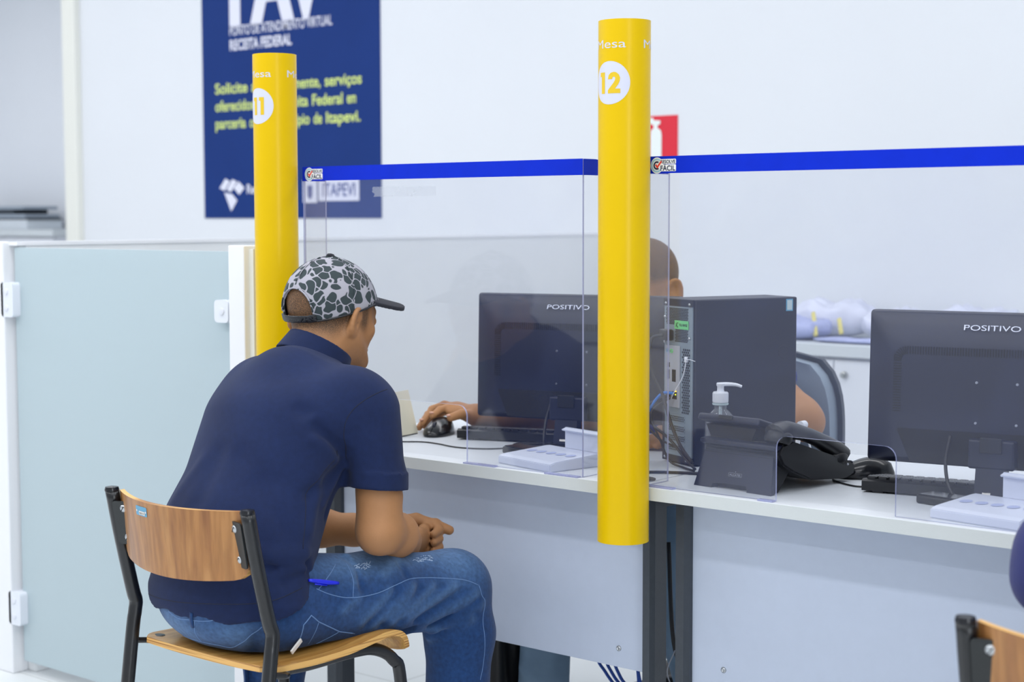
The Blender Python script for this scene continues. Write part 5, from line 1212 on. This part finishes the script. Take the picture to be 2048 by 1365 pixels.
for k in range(8):
    u = -.010+k*.0062; q = Vector(snap(capsurf, [hl(u, -.012-.1*math.sqrt(1-(u/.0893)**2), -.018+.44*(.080-.1*math.sqrt(1-(u/.0893)**2)))], .0012)[0])-Vector(BASE); bmesh.ops.create_icosphere(b, subdivisions=2, radius=.0016, matrix=Matrix.Translation(q))
mobj('snap_stud', b, MT['blackg'], cp, smooth=True)
for nm, pt in (('crown_seam', [(0.0885*math.sin(a), -.012-.109*math.cos(a)*.0-.02, .022+.1*math.cos(a)) for a in np.linspace(.05, 1.75, 14)]), ('crown_seam', [(0, -.012-.109*math.sin(a), .022+.1*math.cos(a)) for a in np.linspace(.05, 1.25, 10)])):
    Q = snap(capsurf, [hl(*q) for q in pt]); b = B(); tube(b, [Vector(q)-Vector(BASE) for q in Q], .0011, 6, 0); mobj(nm, b, MT['camo'], cp, smooth=True)
# stitching and seams
ST, NS = MT['stitch'], MT['navyst']
for pts, r in (([(-.371,-.466,.569), (-.367,-.434,.553), (-.359,-.387,.539), (-.351,-.323,.538), (-.345,-.288,.546), (-.345,-.23,.552), (-.342,-.168,.543), (-.326,-.106,.531), (-.313,-.07,.515)], .0009),
               ([(-.313,-.07,.515), (-.31,-.064,.494), (-.312,-.053,.476), (-.315,-.055,.436), (-.313,-.052,.398), (-.32,-.049,.343), (-.322,-.056,.313)], .0008),
               ([(-.401,-.361,.598), (-.378,-.369,.579), (-.365,-.377,.559), (-.359,-.384,.539)], .0007),
               ([(-.401,-.387,.599), (-.389,-.409,.59), (-.377,-.439,.577), (-.371,-.46,.568)], .0011)):
    seam('side_seam', jeans, pts, r, ST, BASE, jn)
for pts in ([(-.60,-.64,.521), (-.567,-.638,.514), (-.538,-.639,.516), (-.517,-.637,.517), (-.484,-.631,.521), (-.459,-.623,.530)], [(-.519,-.637,.518), (-.53,-.627,.49), (-.535,-.61,.468)],
            [(-.60,-.60,.470), (-.55,-.61,.466), (-.50,-.60,.466), (-.474,-.588,.466), (-.444,-.591,.477), (-.41,-.586,.499), (-.393,-.578,.517), (-.38,-.563,.534)]):
    seam('seat_seam', jeans, pts, .0009, ST, BASE, jn)
pk = [(-.379,-.503,.478), (-.364,-.506,.509), (-.361,-.489,.524), (-.365,-.467,.507), (-.372,-.407,.475), (-.373,-.366,.464)]
o = seam('back_pocket', jeans, pk, .0013, ST, BASE, jn, sm=0); seam('pocket_seam', jeans, [(-.365,-.467,.505), (-.378,-.47,.477), (-.393,-.469,.46)], .0008, ST, BASE, o); seam('pocket_seam', jeans, [(-.373,-.408,.474), (-.384,-.427,.464), (-.397,-.446,.457)], .0008, ST, BASE, o)
b = B(); q = snap(jeans, [(-.525,-.639,.532), (-.527,-.637,.518), (-.528,-.634,.503)], .002); tube(b, [Vector(x)-Vector(BASE) for x in q], .0050, 8, 2, flat=((0, 1, 0), .35)); mobj('belt_loop', b, MT['denim'], jn, smooth=True)
for pts in ([(-.348,-.284,.94), (-.35,-.335,.926), (-.365,-.365,.904), (-.374,-.381,.879), (-.38,-.381,.847), (-.398,-.362,.796)], [(-.391,-.379,.819), (-.389,-.43,.781), (-.39,-.466,.747), (-.384,-.48,.71), (-.375,-.497,.648)],
            [(-.70,-.60,.535), (-.665,-.621,.540), (-.561,-.642,.547), (-.481,-.633,.554), (-.397,-.593,.56), (-.371,-.559,.567), (-.365,-.506,.579)]):
    seam('shirt_seam', shirt, pts, .0009, NS, BASE, sh, off=-.0002)
rnd = random.Random(8)
for c0, n_, w_ in (((-.385, -.330, .586), 26, .030), ((-.378, -.170, .580), 30, .036)):
    b = B()
    for k in range(n_):
        a_ = Vector(c0)+Vector((rnd.uniform(-.010, .010), rnd.uniform(-w_, w_)*.8, 0)); d_ = Vector((rnd.uniform(-.006, .006), rnd.uniform(.002, .009), 0))
        q = snap(jeans, [tuple(a_), tuple(a_+d_*.5), tuple(a_+d_)], .0002); tube(b, [Vector(x)-Vector(BASE) for x in q], .0005, 5, 0)
    tag(mobj('worn_threads', b, MT['wornw'], jn), kind='stuff')
# fingernails
for c, d_ in (((-.4990, .0320, .5900), (.3, .55, .1)),):
    b = B(); bmesh.ops.create_icosphere(b, subdivisions=2, radius=1., matrix=Matrix.Translation(Vector(c)+Vector((.004, .003, .007))-Vector(BASE)) @ Matrix.Rotation(-.9, 4, 'Z') @ Matrix.Diagonal((.0055, .0045, .0030, 1))); mobj('thumbnail', b, MT['nail'], man, smooth=True)
# shoes
def shoe(p, c, yaw):
    M_ = frame(yaw); q = (p-V(*c))@M_
    d = el(q, (0, .06, .040), (.045, .125, .048)); d = smin(d, rc(q, (0, -.035, .05), (0, -.03, .09), .042, .040), .04); return np.maximum(d, .004-q[:, 2])
for c, yw in (((-.395, -.075, 0), 0.), ((-.825, -.16, 0), .25)):
    piece('shoe', lambda p: shoe(p, c, yw), (c[0]-.16, c[1]-.12, 0), (c[0]+.16, c[1]+.24, .16), .006, MT['shoe'], BASE, man)
# pen in the pocket and the paper in the back pocket
q = snap(jeans, [(-.376, -.485, .586), (-.376, -.446, .575), (-.373, -.412, .568)], .006)
t = thing('ballpoint_pen', q[1], 'bright blue ballpoint pen cap sticking out of the seated man\'s trouser pocket', 'pen')
b = B(); tube(b, [Vector(x)-Vector(q[1]) for x in q], .0045, 12, 4, rr=[.0028, .0048, .0046, .0030]); pc = mobj('pen_cap', b, MT['pen'], t, smooth=True)
b = B(); tube(b, [Vector(q[0]).lerp(Vector(q[1]), .3)-Vector(q[1])+Vector((.003, 0, -.006)), Vector(q[1])-Vector(q[1])+Vector((.003, .003, -.0065))], .0012, 8, 0); mobj('pen_clip', b, MT['pen'], pc, smooth=True)
q = snap(jeans, [(-.395, -.555, .470), (-.385, -.520, .480)], .003)
b = B(); c = Vector(q[0]); Mq = Matrix.Rotation(math.radians(38), 4, 'X') @ Matrix.Rotation(math.radians(16), 4, 'Y')
box(b, -.003, -.014, -.004, .0005, .018, .006, bev=.0008, M=Mq); o = mobj('folded_paper', b, MT['paper']); o.location = Vector(q[1])+Vector((.006, .006, -.010)); tag(o, 'folded white paper poking out of the seated man\'s back pocket', 'paper')

# ---- the clerk behind the left screen, hidden by the pipe numbered 12
HM2 = frame(PI, .18, 0); HC2 = V(-.500, .760, 1.094)
def hl2(x, y, z): return tuple((HC2+HM2@V(x, y, z)).tolist())
def clerk(p):
    d = ec(p, (-.43, .86, .56), (-.44, .85, .72), (.125, .085), (.120, .080)); d = smin(d, ec(p, (-.44, .85, .72), (-.455, .82, .90), (.120, .080), (.150, .09)), .05)
    d = smin(d, chain(p, [((-.46, .83, .95), .062), ((-.475, .79, 1.05), .056)], .03), .04); d = smin(d, head(p, HC2, HM2, hl2), .03)
    d = smin(d, chain(p, [((-.28, .85, .93), .050), ((-.07, .79, .800), .045), ((-.048, .775, .790), .041), ((-.18, .60, .785), .034), ((-.22, .56, .780), .027)], .02), .03)
    d = smin(d, ec(p, (-.22, .56, .780), (-.25, .50, .770), (.03, .017), (.038, .016), (1, 1, 0)), .02)
    for i in range(4): d = smin(d, rc(p, (-.265+.016*i, .495+.006*i, .768), (-.290+.018*i, .425+.008*i, .752), .010, .008), .006)
    d = smin(d, rc(p, (-.235, .53, .770), (-.205, .46, .755), .012, .009), .008)
    d = smin(d, chain(p, [((-.63, .86, .93), .050), ((-.55, .64, .790), .043), ((-.60, .565, .786), .041), ((-.690, .480, .786), .034), ((-.752, .425, .784), .027)], .02), .03)
    d = smin(d, ec(p, (-.752, .425, .786), (-.810, .408, .796), (.028, .017), (.036, .018), (.5, .8, 0)), .02)
    for F_ in HANDF: d = smin(d, chain(p, F_, .004), .006)
    for (a, b_, c_) in (((-.52, .84, .53), (-.56, .47, .50), (-.555, .43, .08)), ((-.34, .84, .53), (-.26, .50, .50), (-.22, .66, .09))):
        d = smin(d, rc(p, a, b_, .060, .045), .04); d = smin(d, rc(p, b_, c_, .045, .035), .03)
    return d
HANDF = [[((-.790, .412, .796), .0115), ((-.815, .392, .802), .0105), ((-.821, .365, .798), .0092), ((-.821, .340, .786), .0085)],
         [((-.800, .415, .798), .0115), ((-.838, .400, .806), .0105), ((-.856, .375, .796), .0094), ((-.851, .338, .766), .0084)],
         [((-.808, .425, .792), .0115), ((-.864, .425, .798), .0100), ((-.888, .395, .780), .0090), ((-.872, .345, .752), .0080)],
         [((-.810, .435, .784), .0110), ((-.872, .445, .784), .0090), ((-.900, .420, .765), .0082), ((-.892, .385, .7505), .0075)],
         [((-.765, .425, .778), .0140), ((-.752, .400, .786), .0135), ((-.758, .375, .792), .0115), ((-.770, .348, .785), .0100)]]
CB = (-.45, .85, 0.)
def stub2(v):
    q = (v-HC2)@HM2; x, y, z = q.T
    return np.clip(ramp(z, .010, .030)*ramp(-y, -.060, -.045)+ramp(z, -.07, -.05)*ramp(-y, .0, .02), 0, 1)*(v[:, 2] > 1.0)*((np.abs(x) < .079) | (y < -.04))

ck = piece('person', clerk, (-.93, .20, 0), (.06, 1.02, 1.24), .0042, MT['skin'], CB, None, ('stubble', stub2)); ck.location = CB
tag(ck, 'clerk mostly hidden behind the pipe numbered 12, with one hand on the mouse', 'person')
def clerkshirt(p):
    d = ec(p, (-.43, .86, .50), (-.44, .85, .72), (.165, .110), (.155, .105)); d = smin(d, ec(p, (-.44, .85, .72), (-.455, .82, .90), (.155, .105), (.180, .105)), .05)
    d = smin(d, ec(p, (-.31, .84, .935), (-.60, .85, .935), (.075, .065), (.075, .065), (0, 1, 0)), .06); d = smin(d, rc(p, (-.46, .83, .95), (-.468, .81, 1.0), .078, .066), .04)
    a = rc(p, (-.28, .85, .92), (-.12, .81, .835), .068, .066); a = np.maximum(a, (p[:, 0]+.135)*.85+(.865-p[:, 2])*.5); d = smin(d, a, .03)
    a = rc(p, (-.63, .86, .92), (-.58, .72, .835), .068, .066); a = np.maximum(a, (.735-p[:, 1])*.8+(.86-p[:, 2])*.5); d = smin(d, a, .03)
    return np.maximum(d, .50-p[:, 2])
cs = piece('polo_shirt', clerkshirt, (-.75, .62, .46), (.02, 1.02, 1.10), .005, MT['bluetee'], CB, ck)
def ctr(p):
    d = el(p, (-.43, .86, .56), (.170, .130, .095))
    for (a, b_, c_) in (((-.51, .84, .55), (-.56, .47, .52), (-.555, .43, .05)), ((-.35, .84, .55), (-.26, .50, .52), (-.22, .66, .06))):
        d = smin(d, rc(p, a, b_, .085, .070), .04); d = smin(d, chain(p, [(b_, .070), (tuple((np.array(b_)+np.array(c_))/2), .060), (c_, .062)], .02), .03)
    for a, b_, m_ in (((-.50, .385, .24), (-.60, .375, .22), -.006), ((-.60, .38, .20), (-.50, .375, .17), .006), ((-.52, .372, .15), (-.60, .38, .13), -.005)): d = d+fold(p, a, b_, .014, m_)
    return np.maximum(d, .03-p[:, 2])
piece('trousers', ctr, (-.68, .30, 0), (-.14, 1.02, .70), .006, MT['lightjeans'], CB, ck)
for c, yw in (((-.555, .43, 0), PI), ((-.22, .66, 0), PI-.15)):
    piece('shoe', lambda p: shoe(p, c, yw), (c[0]-.16, c[1]-.24, 0), (c[0]+.16, c[1]+.12, .16), .008, MT['shoe'], CB, ck)
for c, r_ in (((-.7705, .3405, .7905), 0), ((-.852, .333, .7745), 0), ((-.8215, .3365, .7935), 0)):
    b = B(); bmesh.ops.create_icosphere(b, subdivisions=2, radius=1., matrix=Matrix.Translation(Vector(c)-Vector(CB)) @ Matrix.Diagonal((.0062, .0058, .0034, 1))); mobj('fingernail', b, MT['nail'], ck, smooth=True)

# ---- the visitor at the right edge, on the second chair
DX = V(1.770, .035, 0); PB = (1.25, -.32, 0.)
def p3body(p):
    q = p-DX; d = body(q, [((-.735, -.290, .905), .046), ((-.788, -.328, .790), .038), ((-.793, -.333, .750), .036), ((-.740, -.24, .680), .033), ((-.66, -.12, .610), .028), ((-.616, -.057, .586), .026)])
    return d
def p3top(p):
    q = p-DX; d = shirt(q)
    a = chain(q, [((-.735, -.300, .905), .064), ((-.790, -.330, .790), .052), ((-.795, -.335, .750), .048), ((-.740, -.24, .680), .042), ((-.66, -.10, .600), .038)], .03)
    d = smin(d, a, .03); a = chain(q, [((-.38, -.285, .80), .058), ((-.37, -.295, .655), .058), ((-.42, -.190, .618), .050), ((-.455, -.135, .600), .040)], .02)
    for u in (((-.85, -.40, .77), (-.80, -.455, .745)), ((-.855, -.39, .74), (-.80, -.45, .725))): d = d+fold(q, u[0], u[1], .008, -.005)
    return smin(d, a, .03)
p3 = piece('person', p3body, (.80, -.66, 0), (1.56, .32, 1.22), .006, MT['skin'], PB, None, ('stubble', lambda v: stub(v-DX))); p3.location = PB
tag(p3, 'second visitor at the right edge of the picture, only a navy sleeved elbow in view', 'person')
piece('long_sleeved_top', p3top, (.80, -.70, .45), (1.58, .06, 1.1), .005, MT['navysleeve'], PB, p3)
piece('trousers', lambda p: jeans(p-DX), (.78, -.70, .02), (1.58, .22, .75), .007, MT['darktr'], PB, p3)
for c, yw in (((-.395, -.075, 0), 0.), ((-.825, -.16, 0), .25)):
    c = (c[0]+float(DX[0]), c[1]+float(DX[1]), 0)
    piece('shoe', lambda p: shoe(p, c, yw), (c[0]-.16, c[1]-.12, 0), (c[0]+.16, c[1]+.24, .16), .009, MT['shoe'], PB, p3)
